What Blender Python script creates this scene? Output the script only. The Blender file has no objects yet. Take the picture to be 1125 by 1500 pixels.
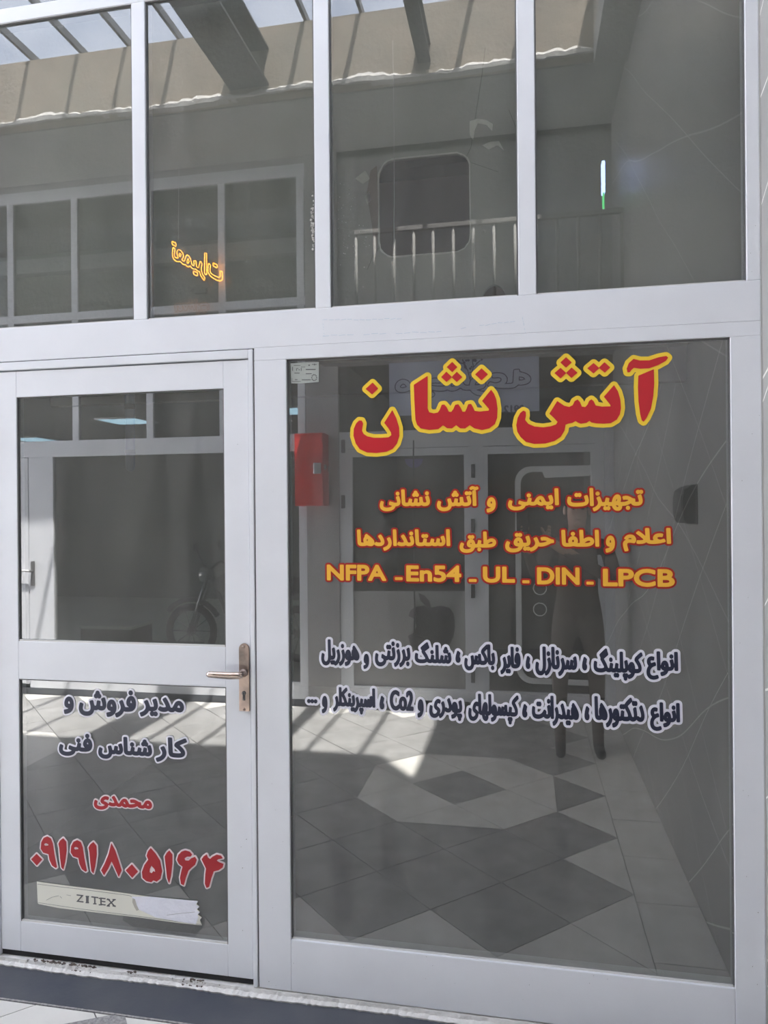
import bpy, bmesh, math, random
import numpy as np
from mathutils import Vector, Matrix
random.seed(7)
SC = bpy.context.scene
COL = SC.collection

# ------------------------------------------------------------------ camera, sky, sun, exposure
YAW, PITCH, ROLL, FPX = -0.191055, -0.000567, -0.008233, 1047.84
CAM = Vector((0.0, -2.3, 1.642))
cy, sy, cp, sp, cr, sr = math.cos(YAW), math.sin(YAW), math.cos(PITCH), math.sin(PITCH), math.cos(ROLL), math.sin(ROLL)
FW = Vector((sy * cp, cy * cp, sp)); _ri = Vector((cy, -sy, 0)); _u = _ri.cross(FW)
RI = cr * _ri + sr * _u; UP = -sr * _ri + cr * _u
cam = bpy.data.cameras.new('camera'); camo = bpy.data.objects.new('camera', cam); COL.objects.link(camo)
cam.sensor_fit = 'HORIZONTAL'; cam.sensor_width = 36.0; cam.lens = FPX / 1125.0 * 36.0
cam.clip_start = 0.02; cam.clip_end = 200
camo.matrix_world = Matrix(((RI.x, UP.x, -FW.x, CAM.x), (RI.y, UP.y, -FW.y, CAM.y), (RI.z, UP.z, -FW.z, CAM.z), (0, 0, 0, 1)))
SC.camera = camo
SC.view_settings.view_transform = 'Standard'; SC.view_settings.look = 'None'
SC.view_settings.gamma = 1.0; SC.view_settings.use_curve_mapping = False
SC.view_settings.exposure = 1.68
SC.cycles.use_denoising = True
SC.cycles.max_bounces = 12; SC.cycles.diffuse_bounces = 6; SC.cycles.glossy_bounces = 4
SC.cycles.transparent_max_bounces = 16; SC.cycles.sample_clamp_indirect = 8.0
SC.cycles.caustics_reflective = False; SC.cycles.caustics_refractive = False

world = bpy.data.worlds.new('sky'); SC.world = world; world.use_nodes = True
nt = world.node_tree; nt.nodes.clear()
wo = nt.nodes.new('ShaderNodeOutputWorld'); bg = nt.nodes.new('ShaderNodeBackground')
st = nt.nodes.new('ShaderNodeTexSky'); st.sky_type = 'NISHITA'; st.sun_disc = False
st.sun_elevation = math.radians(69.9); st.sun_rotation = math.radians(322); st.air_density = 1.0; st.dust_density = 3.0
tc = nt.nodes.new('ShaderNodeTexCoord'); cn = nt.nodes.new('ShaderNodeTexNoise'); cn.inputs['Scale'].default_value = 3.0
cn.inputs['Detail'].default_value = 6
crp = nt.nodes.new('ShaderNodeMapRange'); crp.inputs[1].default_value = 0.45; crp.inputs[2].default_value = 0.75
crp.inputs[3].default_value = 0.1; crp.inputs[4].default_value = 0.25
mxw = nt.nodes.new('ShaderNodeMix'); mxw.data_type = 'RGBA'
mxw.inputs['B'].default_value = (9.0, 9.6, 10.6, 1)
nt.links.new(tc.outputs['Generated'], cn.inputs['Vector']); nt.links.new(cn.outputs['Fac'], crp.inputs[0])
nt.links.new(crp.outputs[0], mxw.inputs['Factor']); nt.links.new(st.outputs[0], mxw.inputs['A'])
nt.links.new(mxw.outputs['Result'], bg.inputs['Color']); bg.inputs['Strength'].default_value = 0.19
nt.links.new(bg.outputs[0], wo.inputs['Surface'])

sun = bpy.data.lights.new('sun', 'SUN'); sun.energy = 11.5; sun.angle = math.radians(0.6); sun.color = (1.0, 0.94, 0.86)
suno = bpy.data.objects.new('sun', sun); COL.objects.link(suno)
SUND = Vector((-0.225, -0.289, -1.0)).normalized()
suno.rotation_euler = SUND.to_track_quat('-Z', 'Y').to_euler(); suno.location = (3, 3, 12)
# a portal in the roof opening guides sky sampling; it gives off no light of its own
po = bpy.data.lights.new('skylight_portal', 'AREA'); po.shape = 'RECTANGLE'; po.size = 9.0; po.size_y = 2.6
po.cycles.is_portal = True
poo = bpy.data.objects.new('skylight_portal', po); COL.objects.link(poo); poo.location = (-4.0, -1.32, 5.3)

# ------------------------------------------------------------------ pixel helper: ray through the photograph's pixel to a plane
def ray(px, py):
    return RI * ((px - 562.5) / FPX) + UP * (-(py - 750) / FPX) + FW
def onfacade(px, py, y=0.011):
    d = ray(px, py); t = (y - CAM.y) / d.y
    q = CAM + d * t
    return q.x, q.z
def mirror_at(px, py, Y):
    """point of the real corridor whose image in the shop glass (plane y=0.012) falls on this pixel, at distance Y from the shop front"""
    d = ray(px, py); t = (Y + 0.024 - CAM.y) / d.y
    q = CAM + d * t
    return Vector((q.x, -Y, q.z))

# ------------------------------------------------------------------ materials
def mat(name, color, rough=0.6, metal=0.0, noise=0.0, nscale=8.0, color2=None, bump=0.0, bscale=60.0, spec=0.5, emit=None, estr=0.0, coat=0.0):
    m = bpy.data.materials.new(name); m.use_nodes = True
    n = m.node_tree.nodes; l = m.node_tree.links; b = n['Principled BSDF']
    b.inputs['Roughness'].default_value = rough; b.inputs['Metallic'].default_value = metal
    b.inputs['Specular IOR Level'].default_value = spec
    b.inputs['Coat Weight'].default_value = coat
    c = (*color, 1); b.inputs['Base Color'].default_value = c
    tco = n.new('ShaderNodeTexCoord')
    if noise > 0 or color2:
        t = n.new('ShaderNodeTexNoise'); t.inputs['Scale'].default_value = nscale; t.inputs['Detail'].default_value = 7
        l.new(tco.outputs['Object'], t.inputs['Vector'])
        mr = n.new('ShaderNodeMapRange'); mr.inputs[1].default_value = 0.3; mr.inputs[2].default_value = 0.7
        mx = n.new('ShaderNodeMix'); mx.data_type = 'RGBA'
        c2 = color2 if color2 else tuple(max(0, v * (1 - noise)) for v in color)
        mx.inputs['A'].default_value = c; mx.inputs['B'].default_value = (*c2, 1)
        l.new(t.outputs['Fac'], mr.inputs[0]); l.new(mr.outputs[0], mx.inputs['Factor']); l.new(mx.outputs['Result'], b.inputs['Base Color'])
    if bump > 0:
        t2 = n.new('ShaderNodeTexNoise'); t2.inputs['Scale'].default_value = bscale; t2.inputs['Detail'].default_value = 5
        l.new(tco.outputs['Object'], t2.inputs['Vector'])
        bp = n.new('ShaderNodeBump'); bp.inputs['Strength'].default_value = bump; bp.inputs['Distance'].default_value = 0.01
        l.new(t2.outputs['Fac'], bp.inputs['Height']); l.new(bp.outputs[0], b.inputs['Normal'])
    if emit:
        b.inputs['Emission Color'].default_value = (*emit, 1); b.inputs['Emission Strength'].default_value = estr
    return m

def glassmat(name, refl, tint, dust):
    m = bpy.data.materials.new(name); m.use_nodes = True
    n = m.node_tree.nodes; l = m.node_tree.links; n.clear()
    out = n.new('ShaderNodeOutputMaterial'); tr = n.new('ShaderNodeBsdfTransparent'); tr.inputs[0].default_value = (*tint, 1)
    gl = n.new('ShaderNodeBsdfGlossy'); gl.inputs['Roughness'].default_value = 0.0; gl.inputs['Color'].default_value = (0.97, 0.98, 1.0, 1)
    lw = n.new('ShaderNodeLayerWeight'); lw.inputs['Blend'].default_value = 0.25
    mr = n.new('ShaderNodeMapRange'); mr.inputs[3].default_value = refl; mr.inputs[4].default_value = min(1, refl + 0.55)
    l.new(lw.outputs['Fresnel'], mr.inputs[0])
    m1 = n.new('ShaderNodeMixShader'); l.new(mr.outputs[0], m1.inputs[0]); l.new(tr.outputs[0], m1.inputs[1]); l.new(gl.outputs[0], m1.inputs[2])
    df = n.new('ShaderNodeBsdfDiffuse'); df.inputs[0].default_value = (0.62, 0.62, 0.58, 1)
    tco = n.new('ShaderNodeTexCoord'); mp = n.new('ShaderNodeMapping'); mp.inputs['Scale'].default_value = (9, 9, 1.3)
    t = n.new('ShaderNodeTexNoise'); t.inputs['Scale'].default_value = 1.2; t.inputs['Detail'].default_value = 6
    l.new(tco.outputs['Object'], mp.inputs[0]); l.new(mp.outputs[0], t.inputs['Vector'])
    mr2 = n.new('ShaderNodeMapRange'); mr2.inputs[1].default_value = 0.3; mr2.inputs[2].default_value = 0.75
    mr2.inputs[3].default_value = dust * 0.6; mr2.inputs[4].default_value = dust * 1.5
    l.new(t.outputs['Fac'], mr2.inputs[0])
    m2 = n.new('ShaderNodeMixShader'); l.new(mr2.outputs[0], m2.inputs[0]); l.new(m1.outputs[0], m2.inputs[1]); l.new(df.outputs[0], m2.inputs[2])
    l.new(m2.outputs[0], out.inputs[0])
    return m

def clearmat(name, tint):
    m = bpy.data.materials.new(name); m.use_nodes = True
    n = m.node_tree.nodes; n.clear()
    out = n.new('ShaderNodeOutputMaterial'); tr = n.new('ShaderNodeBsdfTransparent'); tr.inputs[0].default_value = (*tint, 1)
    m.node_tree.links.new(tr.outputs[0], out.inputs[0]); return m

def roofmat():
    m = bpy.data.materials.new('dusty_roof_glass'); m.use_nodes = True
    n = m.node_tree.nodes; l = m.node_tree.links; n.clear()
    out = n.new('ShaderNodeOutputMaterial'); tr = n.new('ShaderNodeBsdfTransparent'); tr.inputs[0].default_value = (0.96, 0.97, 0.98, 1)
    tl = n.new('ShaderNodeBsdfTranslucent'); tl.inputs[0].default_value = (0.90, 0.92, 0.95, 1)
    tco = n.new('ShaderNodeTexCoord'); t = n.new('ShaderNodeTexNoise'); t.inputs['Scale'].default_value = 1.7; t.inputs['Detail'].default_value = 6
    l.new(tco.outputs['Object'], t.inputs['Vector'])
    mr = n.new('ShaderNodeMapRange'); mr.inputs[1].default_value = 0.3; mr.inputs[2].default_value = 0.7; mr.inputs[3].default_value = 0.05; mr.inputs[4].default_value = 0.12
    l.new(t.outputs['Fac'], mr.inputs[0])
    mx = n.new('ShaderNodeMixShader'); l.new(mr.outputs[0], mx.inputs[0]); l.new(tr.outputs[0], mx.inputs[1]); l.new(tl.outputs[0], mx.inputs[2])
    l.new(mx.outputs[0], out.inputs[0]); return m

def marblemat():
    m = mat('polished_grey_marble', (0.40, 0.395, 0.385), 0.32, noise=0.12, nscale=2.0)
    n = m.node_tree.nodes; l = m.node_tree.links; b = n['Principled BSDF']
    src = b.inputs['Base Color'].links[0].from_socket
    tco = n.new('ShaderNodeTexCoord'); sx = n.new('ShaderNodeSeparateXYZ'); l.new(tco.outputs['Object'], sx.inputs[0])
    t = n.new('ShaderNodeTexNoise'); t.inputs['Scale'].default_value = 0.7; t.inputs['Detail'].default_value = 0.5
    l.new(tco.outputs['Object'], t.inputs['Vector'])
    def vein(ky, kz, kn, per, width):
        def mth(op, a, b=None):
            q = n.new('ShaderNodeMath'); q.operation = op
            for k, v in enumerate((a, b)):
                if v is None: continue
                if isinstance(v, (int, float)): q.inputs[k].default_value = v
                else: l.new(v, q.inputs[k])
            return q.outputs[0]
        u = mth('ADD', mth('ADD', mth('MULTIPLY', sx.outputs['Y'], ky), mth('MULTIPLY', sx.outputs['Z'], kz)), mth('MULTIPLY', t.outputs['Fac'], kn))
        return mth('LESS_THAN', mth('ABSOLUTE', mth('SUBTRACT', mth('FRACT', mth('DIVIDE', u, per)), 0.5)), width / per)
    v1 = vein(0.60, 0.8, 0.15, 0.47, 0.0026); v2 = vein(0.35, 0.94, 0.35, 0.83, 0.0036)
    mm_ = n.new('ShaderNodeMath'); mm_.operation = 'MAXIMUM'; l.new(v1, mm_.inputs[0]); l.new(v2, mm_.inputs[1])
    mr = n.new('ShaderNodeMapRange'); mr.inputs[3].default_value = 0.0; mr.inputs[4].default_value = 0.8; l.new(mm_.outputs[0], mr.inputs[0])
    mx = n.new('ShaderNodeMix'); mx.data_type = 'RGBA'; mx.inputs['B'].default_value = (0.98, 0.96, 0.90, 1)
    l.new(mr.outputs[0], mx.inputs['Factor']); l.new(src, mx.inputs['A']); l.new(mx.outputs['Result'], b.inputs['Base Color'])
    return m

M = dict(
    white=mat('white_painted_steel', (0.81, 0.83, 0.87), 0.42, noise=0.05, nscale=5, bump=0.06, bscale=18),
    oldwhite=mat('worn_white_paint', (0.74, 0.74, 0.72), 0.6, noise=0.12, nscale=6, bump=0.15, bscale=30),
    glass=glassmat('reflective_window_film', 0.19, (0.60, 0.62, 0.57), 0.112),
    upglass=glassmat('upper_light_glass', 0.135, (0.62, 0.63, 0.60), 0.066),
    clear=clearmat('clear_glass_edge', (0.93, 0.95, 0.94)),
    shopglass=glassmat('opposite_shop_glass', 0.05, (0.75, 0.76, 0.74), 0.03),
    roofglass=roofmat(),
    marble=marblemat(),
    concrete=mat('grey_plaster', (0.42, 0.415, 0.41), 0.85, noise=0.12, nscale=3, bump=0.2, bscale=25),
    soffit=mat('shaded_soffit_plaster', (0.40, 0.40, 0.39), 0.9, noise=0.1, nscale=2, bump=0.15, bscale=20),
    sandy=mat('sandy_render', (0.42, 0.36, 0.29), 0.9, color2=(0.31, 0.28, 0.235), nscale=3.5, bump=0.5, bscale=14),
    lip=mat('white_plaster_lip', (0.62, 0.61, 0.58), 0.85, noise=0.15, nscale=20, bump=0.5, bscale=50),
    steel=mat('dark_grey_painted_steel', (0.085, 0.085, 0.09), 0.6, noise=0.2, nscale=6),
    rafter=mat('rafter_grey', (0.16, 0.16, 0.17), 0.6, noise=0.2, nscale=6),
    tilelight=mat('light_marble_tile', (0.80, 0.79, 0.74), 0.30, noise=0.12, nscale=5, bump=0.03),
    tiledark=mat('dark_stone_tile', (0.42, 0.42, 0.41), 0.32, noise=0.30, nscale=7, bump=0.03),
    grout=mat('grout', (0.16, 0.16, 0.155), 0.9, noise=0.2),
    slate=mat('blue_black_stone', (0.060, 0.068, 0.088), 0.38, color2=(0.10, 0.105, 0.115), nscale=5, bump=0.05),
    whitestone=mat('white_stone', (0.90, 0.91, 0.95), 0.35, noise=0.05, nscale=7),
    terrazzo=mat('grey_speckled_stone', (0.45, 0.44, 0.43), 0.5, color2=(0.2, 0.2, 0.2), nscale=90),
    sill=mat('flaking_white_sill', (0.78, 0.77, 0.74), 0.85, noise=0.18, nscale=14, bump=0.7, bscale=40),
    rust=mat('flaked_brown_patch', (0.16, 0.13, 0.11), 0.9, noise=0.5, nscale=60),
    dark=mat('black_gap', (0.02, 0.02, 0.022), 0.8),
    board=mat('grey_gypsum_board', (0.58, 0.58, 0.56), 0.9, noise=0.16, nscale=4, bump=0.2),
    plasterpatch=mat('white_plaster_smear', (0.97, 0.93, 0.90), 0.9, noise=0.1, nscale=30, bump=0.5),
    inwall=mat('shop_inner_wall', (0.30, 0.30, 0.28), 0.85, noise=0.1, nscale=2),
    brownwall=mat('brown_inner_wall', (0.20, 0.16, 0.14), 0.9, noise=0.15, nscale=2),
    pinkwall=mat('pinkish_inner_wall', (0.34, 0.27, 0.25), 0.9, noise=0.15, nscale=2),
    red=mat('red_vinyl', (0.58, 0.020, 0.030), 0.4),
    yellow=mat('yellow_vinyl', (0.95, 0.66, 0.05), 0.4),
    amber=mat('amber_vinyl', (0.92, 0.50, 0.05), 0.4),
    crimson=mat('crimson_vinyl', (0.42, 0.022, 0.016), 0.4),
    navy=mat('navy_vinyl', (0.020, 0.025, 0.055), 0.4),
    lilac=mat('white_vinyl', (0.84, 0.84, 0.92), 0.4),
    cherry=mat('cherry_vinyl', (0.42, 0.022, 0.030), 0.4),
    pinkwhite=mat('pinkish_white_vinyl', (0.85, 0.76, 0.77), 0.4),
    paper=mat('cream_paper_tape', (0.84, 0.83, 0.73), 0.7, noise=0.05, nscale=12),
    peel=mat('torn_white_paper', (0.86, 0.87, 0.95), 0.75, noise=0.06, nscale=30, bump=0.4),
    ink=mat('black_ink', (0.03, 0.03, 0.035), 0.6),
    inkgrey=mat('grey_ink', (0.13, 0.13, 0.13), 0.6),
    bronze=mat('worn_bronze_brass', (0.22, 0.185, 0.17), 0.34, metal=0.85, color2=(0.66, 0.50, 0.42), nscale=11, bump=0.15),
    brassb=mat('polished_lever', (0.66, 0.54, 0.46), 0.24, metal=0.9, noise=0.2, nscale=30),
    blackplastic=mat('black_plastic', (0.022, 0.022, 0.024), 0.45, noise=0.2, nscale=10),
    redpaint=mat('red_painted_steel', (0.80, 0.035, 0.03), 0.35, noise=0.2, nscale=6),
    chrome=mat('chrome', (0.7, 0.7, 0.7), 0.2, metal=1.0),
    led=mat('lit_ceiling_panel', (0.8, 0.8, 0.8), 0.5, emit=(0.50, 0.80, 1.0), estr=1.3),
    neon=mat('lit_orange_neon', (0.8, 0.3, 0.03), 0.4, emit=(1.0, 0.33, 0.02), estr=7.0),
    neonrefl=mat('neon_reflection_orange', (0.5, 0.3, 0.2), 0.4, emit=(1.0, 0.36, 0.1), estr=0.25),  # faint glow that stands in for the neon's reflection
    ledblue=mat('lit_blue_led', (0.2, 0.3, 0.9), 0.4, emit=(0.35, 0.5, 1.0), estr=5.0),
    ledgreen=mat('lit_green_led', (0.1, 0.6, 0.2), 0.4, emit=(0.1, 0.7, 0.2), estr=1.6),
    banner=mat('pale_blue_banner', (0.62, 0.68, 0.88), 0.6, noise=0.06),
    bannerink=mat('deep_blue_ink', (0.05, 0.06, 0.17), 0.6),
    greyvinyl=mat('pale_grey_vinyl', (0.85, 0.86, 0.86), 0.6),
    darkvinyl=mat('dark_grey_vinyl', (0.055, 0.055, 0.055), 0.7),
    purple=mat('violet_vinyl', (0.12, 0.08, 0.36), 0.6),
    ceramic=mat('white_ceramic', (0.75, 0.76, 0.76), 0.2),
    rodblue=mat('blue_grey_tube', (0.10, 0.13, 0.22), 0.35, metal=0.3),
    tyre=mat('tyre_rubber', (0.02, 0.02, 0.02), 0.8),
    bike=mat('motorbike_grey_paint', (0.10, 0.10, 0.11), 0.3),
    railpaint=mat('dull_cream_rail_paint', (0.30, 0.295, 0.28), 0.7, noise=0.15),
    card=mat('grey_cardboard', (0.17, 0.17, 0.17), 0.8, noise=0.2),
    cardtop=mat('pale_cardboard_lid', (0.70, 0.70, 0.70), 0.7, noise=0.05),
    cloth=mat('dark_brown_cloth', (0.13, 0.105, 0.09), 0.9, noise=0.3, nscale=14),
    trouser=mat('brown_grey_trousers', (0.19, 0.16, 0.14), 0.9, noise=0.2, nscale=12),
    skin=mat('skin', (0.50, 0.32, 0.24), 0.6),
    hair=mat('black_hair', (0.015, 0.013, 0.012), 0.7),
)

# ------------------------------------------------------------------ object helpers
def link(name, me, mats, parent=None):
    o = bpy.data.objects.new(name, me); COL.objects.link(o)
    for m in (mats if isinstance(mats, (list, tuple)) else [mats]):
        me.materials.append(m)
    if parent: o.parent = parent
    return o
def tag(o, label=None, cat=None, group=None, kind=None):
    if label: o['label'] = label
    if cat: o['category'] = cat
    if group: o['group'] = group
    if kind: o['kind'] = kind
    return o
def empty(name, loc=(0, 0, 0), **k):
    o = bpy.data.objects.new(name, None); COL.objects.link(o); o.location = loc; o.empty_display_size = 0.1
    tag(o, **k); return o
def bmo(name, bm, m, parent=None, smooth=False):
    bmesh.ops.recalc_face_normals(bm, faces=bm.faces)
    me = bpy.data.meshes.new(name); bm.to_mesh(me); bm.free()
    if smooth:
        for p in me.polygons: p.use_smooth = True
    o = link(name, me, m, None)
    if parent:
        o.parent = parent; o.matrix_parent_inverse = Matrix.Translation(-parent.location)
    return o
def addbox(bm, x0, x1, y0, y1, z0, z1, bev=0.0, mi=0):
    vs = [bm.verts.new((x, y, z)) for x in (x0, x1) for y in (y0, y1) for z in (z0, z1)]
    fs = [(0, 1, 3, 2), (4, 6, 7, 5), (0, 4, 5, 1), (2, 3, 7, 6), (0, 2, 6, 4), (1, 5, 7, 3)]
    f = [bm.faces.new([vs[i] for i in q]) for q in fs]
    for q in f: q.material_index = mi
    if bev > 0:
        ed = {e for q in f for e in q.edges}
        bmesh.ops.bevel(bm, geom=list(ed), offset=bev, segments=2, affect='EDGES', profile=0.5)
def box(name, x0, x1, y0, y1, z0, z1, m, parent=None, bev=0.002):
    bm = bmesh.new(); addbox(bm, x0, x1, y0, y1, z0, z1, bev)
    return bmo(name, bm, m, parent)
def addtube(bm, pts, r, n=8, cap=True):
    pts = [Vector(p) for p in pts]; rings = []
    rr = r if isinstance(r, (list, tuple)) else [r] * len(pts)
    prev = None
    for i, p in enumerate(pts):
        t = (pts[min(i + 1, len(pts) - 1)] - pts[max(i - 1, 0)]).normalized()
        a = t.cross(Vector((0, 0, 1))) if prev is None else prev - t * prev.dot(t)
        if a.length < 1e-4: a = t.cross(Vector((0, 1, 0)))
        a.normalize(); prev = a; b = t.cross(a)
        rings.append([bm.verts.new(p + (a * math.cos(k * 2 * math.pi / n) + b * math.sin(k * 2 * math.pi / n)) * rr[i]) for k in range(n)])
    for i in range(len(rings) - 1):
        for k in range(n):
            bm.faces.new((rings[i][k], rings[i][(k + 1) % n], rings[i + 1][(k + 1) % n], rings[i + 1][k]))
    if cap:
        bm.faces.new(rings[0]); bm.faces.new(rings[-1])
def tube(name, pts, r, m, parent=None, n=8):
    bm = bmesh.new(); addtube(bm, pts, r, n); return bmo(name, bm, m, parent, True)
def lathe(bm, c, prof, n=24, axis='z'):
    rings = []
    for (r, h) in prof:
        ring = []
        for k in range(n):
            a = 2 * math.pi * k / n
            v = (c[0] + r * math.cos(a), c[1] + r * math.sin(a), c[2] + h) if axis == 'z' else (c[0] + h, c[1] + r * math.cos(a), c[2] + r * math.sin(a)) if axis == 'x' else (c[0] + r * math.cos(a), c[1] + h, c[2] + r * math.sin(a))
            ring.append(bm.verts.new(v))
        rings.append(ring)
    for i in range(len(rings) - 1):
        for k in range(n):
            bm.faces.new((rings[i][k], rings[i][(k + 1) % n], rings[i + 1][(k + 1) % n], rings[i + 1][k]))
    bm.faces.new(rings[0]); bm.faces.new(rings[-1])
def prism(name, poly, y0, y1, m, parent=None, bev=0.0):
    """polygon in x,z pulled from y0 to y1"""
    bm = bmesh.new()
    a = [bm.verts.new((x, y0, z)) for x, z in poly]; b = [bm.verts.new((x, y1, z)) for x, z in poly]
    bm.faces.new(a); bm.faces.new(b[::-1])
    for i in range(len(poly)):
        j = (i + 1) % len(poly); bm.faces.new((a[i], a[j], b[j], b[i]))
    return bmo(name, bm, m, parent)
def pane(name, x0, x1, yf, z0, z1, parent=None, m='glass', th=0.005, sgn=1, label=None):
    """glass sheet; the front face (towards the corridor) carries the film, the rest is clear"""
    bm = bmesh.new()
    ya, yb = (yf, yf + th * sgn)
    v = [bm.verts.new(p) for p in [(x0, ya, z0), (x1, ya, z0), (x1, ya, z1), (x0, ya, z1), (x0, yb, z0), (x1, yb, z0), (x1, yb, z1), (x0, yb, z1)]]
    for k, q in enumerate([(0, 1, 2, 3), (4, 7, 6, 5), (0, 4, 5, 1), (1, 5, 6, 2), (2, 6, 7, 3), (3, 7, 4, 0)]):
        f = bm.faces.new([v[i] for i in q]); f.material_index = 0 if k == 0 else 1
    o = bmo(name, bm, [M[m], M['clear']], parent)
    if label: o['label'] = label
    return o
def fillpolys(name, loops, y, m, parent=None, th=0.0004):
    """loops in x,z -> filled flat shape with holes, thin as vinyl"""
    c = bpy.data.curves.new(name, 'CURVE'); c.dimensions = '2D'; c.fill_mode = 'BOTH'
    for lp in loops:
        s = c.splines.new('POLY'); s.points.add(len(lp) - 1)
        s.points.foreach_set('co', [v for p in lp for v in (p[0], p[1], 0, 1)]); s.use_cyclic_u = True
    c.extrude = th / 2
    o = bpy.data.objects.new('tmp', c)
    me = bpy.data.meshes.new_from_object(o)
    bpy.data.objects.remove(o); bpy.data.curves.remove(c)
    me.transform(Matrix(((1, 0, 0, 0), (0, 0, -1, y), (0, 1, 0, 0), (0, 0, 0, 1)))); me.name = name
    me.materials.clear()
    o = link(name, me, m)
    if parent:
        o.parent = parent; o.matrix_parent_inverse = Matrix.Translation(-parent.location)
    return o

# ------------------------------------------------------------------ lettering: distance fields of outlines, grown and contoured
def field(loops, box, cell):
    x0, x1, z0, z1 = box
    nx = int((x1 - x0) / cell) + 2; nz = int((z1 - z0) / cell) + 2
    X, Z = np.meshgrid(x0 + np.arange(nx) * cell, z0 + np.arange(nz) * cell)
    P = np.stack([X.ravel(), Z.ravel()], 1)
    d2 = np.full(len(P), 1e9); w = np.zeros(len(P), int)
    for lp in loops:
        a = np.array(lp, float); b = np.roll(a, -1, 0)
        for (ax, az), (bx, bz) in zip(a, b):
            ex, ez = bx - ax, bz - az; L = ex * ex + ez * ez
            if L < 1e-14: continue
            t = np.clip(((P[:, 0] - ax) * ex + (P[:, 1] - az) * ez) / L, 0, 1)
            d2 = np.minimum(d2, (P[:, 0] - ax - t * ex) ** 2 + (P[:, 1] - az - t * ez) ** 2)
            s = ex * (P[:, 1] - az) - (P[:, 0] - ax) * ez
            w += ((az <= P[:, 1]) & (bz > P[:, 1]) & (s > 0)).astype(int)
            w -= ((az > P[:, 1]) & (bz <= P[:, 1]) & (s < 0)).astype(int)
    d = np.sqrt(d2); d[w != 0] *= -1
    return d.reshape(nz, nx)
def contour(F, box, cell, tol):
    x0, _, z0, _ = box; nz, nx = F.shape
    ins = F < 0; nxt = {}; pos = {}
    def ep(k):
        if k not in pos:
            i, j, h = k
            a = F[j, i]; b = F[j, i + 1] if h else F[j + 1, i]; t = a / (a - b)
            pos[k] = (x0 + (i + (t if h else 0)) * cell, z0 + (j + (0 if h else t)) * cell)
        return k
    jj, ii = np.nonzero((ins[:-1, :-1].astype(int) + ins[1:, :-1] + ins[:-1, 1:] + ins[1:, 1:]) % 4)
    T = {1: [(3, 0)], 2: [(0, 1)], 3: [(3, 1)], 4: [(1, 2)], 5: [(3, 2), (1, 0)], 6: [(0, 2)], 7: [(3, 2)], 8: [(2, 3)], 9: [(2, 0)], 10: [(0, 3), (2, 1)], 11: [(2, 1)], 12: [(1, 3)], 13: [(1, 0)], 14: [(0, 3)]}
    for j, i in zip(jj.tolist(), ii.tolist()):
        c = ins[j, i] * 1 + ins[j, i + 1] * 2 + ins[j + 1, i + 1] * 4 + ins[j + 1, i] * 8
        E = [(i, j, 1), (i + 1, j, 0), (i, j + 1, 1), (i, j, 0)]
        for a, b in T[int(c)]:
            nxt[ep(E[a])] = ep(E[b])
    loops = []
    while nxt:
        s, cur = nxt.popitem(); lp = [pos[s]]
        while cur in nxt:
            lp.append(pos[cur]); cur = nxt.pop(cur)
        if len(lp) > 5: loops.append(simplify(lp, tol))
    return [l for l in loops if len(l) > 2]
def simplify(lp, tol):
    P = np.array(lp)
    def dp(a, b):
        if b <= a + 1: return []
        d = P[b % len(P)] - P[a]; L = np.hypot(*d) or 1e-9
        q = P[a + 1:b] - P[a]; h = abs(d[0] * q[:, 1] - d[1] * q[:, 0]) / L if L > 1e-8 else np.hypot(q[:, 0], q[:, 1])
        k = int(h.argmax())
        if h[k] < tol: return []
        return dp(a, a + 1 + k) + [a + 1 + k] + dp(a + 1 + k, b)
    far = int(np.hypot(*(P - P[0]).T).argmax())
    idx = [0] + dp(0, far) + [far] + dp(far, len(P))
    return [tuple(P[i % len(P)]) for i in idx]
def grow(loops, w, cell=0.0012, tol=0.0003):
    xs = [p[0] for l in loops for p in l]; zs = [p[1] for l in loops for p in l]; g = abs(w) + 3 * cell
    b = (min(xs) - g, max(xs) + g, min(zs) - g, max(zs) + g)
    return contour(field(loops, b, cell) - w, b, cell, tol)

# joining forms of the Persian letters: isolated, final, initial, medial
FORMS = {'ا': 'FE8D FE8E', 'آ': 'FE81 FE82', 'ب': 'FE8F FE90 FE91 FE92', 'پ': 'FB56 FB57 FB58 FB59', 'ت': 'FE95 FE96 FE97 FE98',
         'ج': 'FE9D FE9E FE9F FEA0', 'ح': 'FEA1 FEA2 FEA3 FEA4', 'د': 'FEA9 FEAA', 'ر': 'FEAD FEAE', 'ز': 'FEAF FEB0',
         'س': 'FEB1 FEB2 FEB3 FEB4', 'ش': 'FEB5 FEB6 FEB7 FEB8', 'ط': 'FEC1 FEC2 FEC3 FEC4', 'ع': 'FEC9 FECA FECB FECC',
         'ف': 'FED1 FED2 FED3 FED4', 'ق': 'FED5 FED6 FED7 FED8', 'ک': 'FB8E FB8F FB90 FB91', 'گ': 'FB92 FB93 FB94 FB95',
         'ل': 'FEDD FEDE FEDF FEE0', 'م': 'FEE1 FEE2 FEE3 FEE4', 'ن': 'FEE5 FEE6 FEE7 FEE8', 'و': 'FEED FEEE', 'ه': 'FEE9 FEEA FEEB FEEC',
         'ی': 'FBFC FBFD FBFE FBFF', 'ئ': 'FE89 FE8A FE8B FE8C'}
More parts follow.
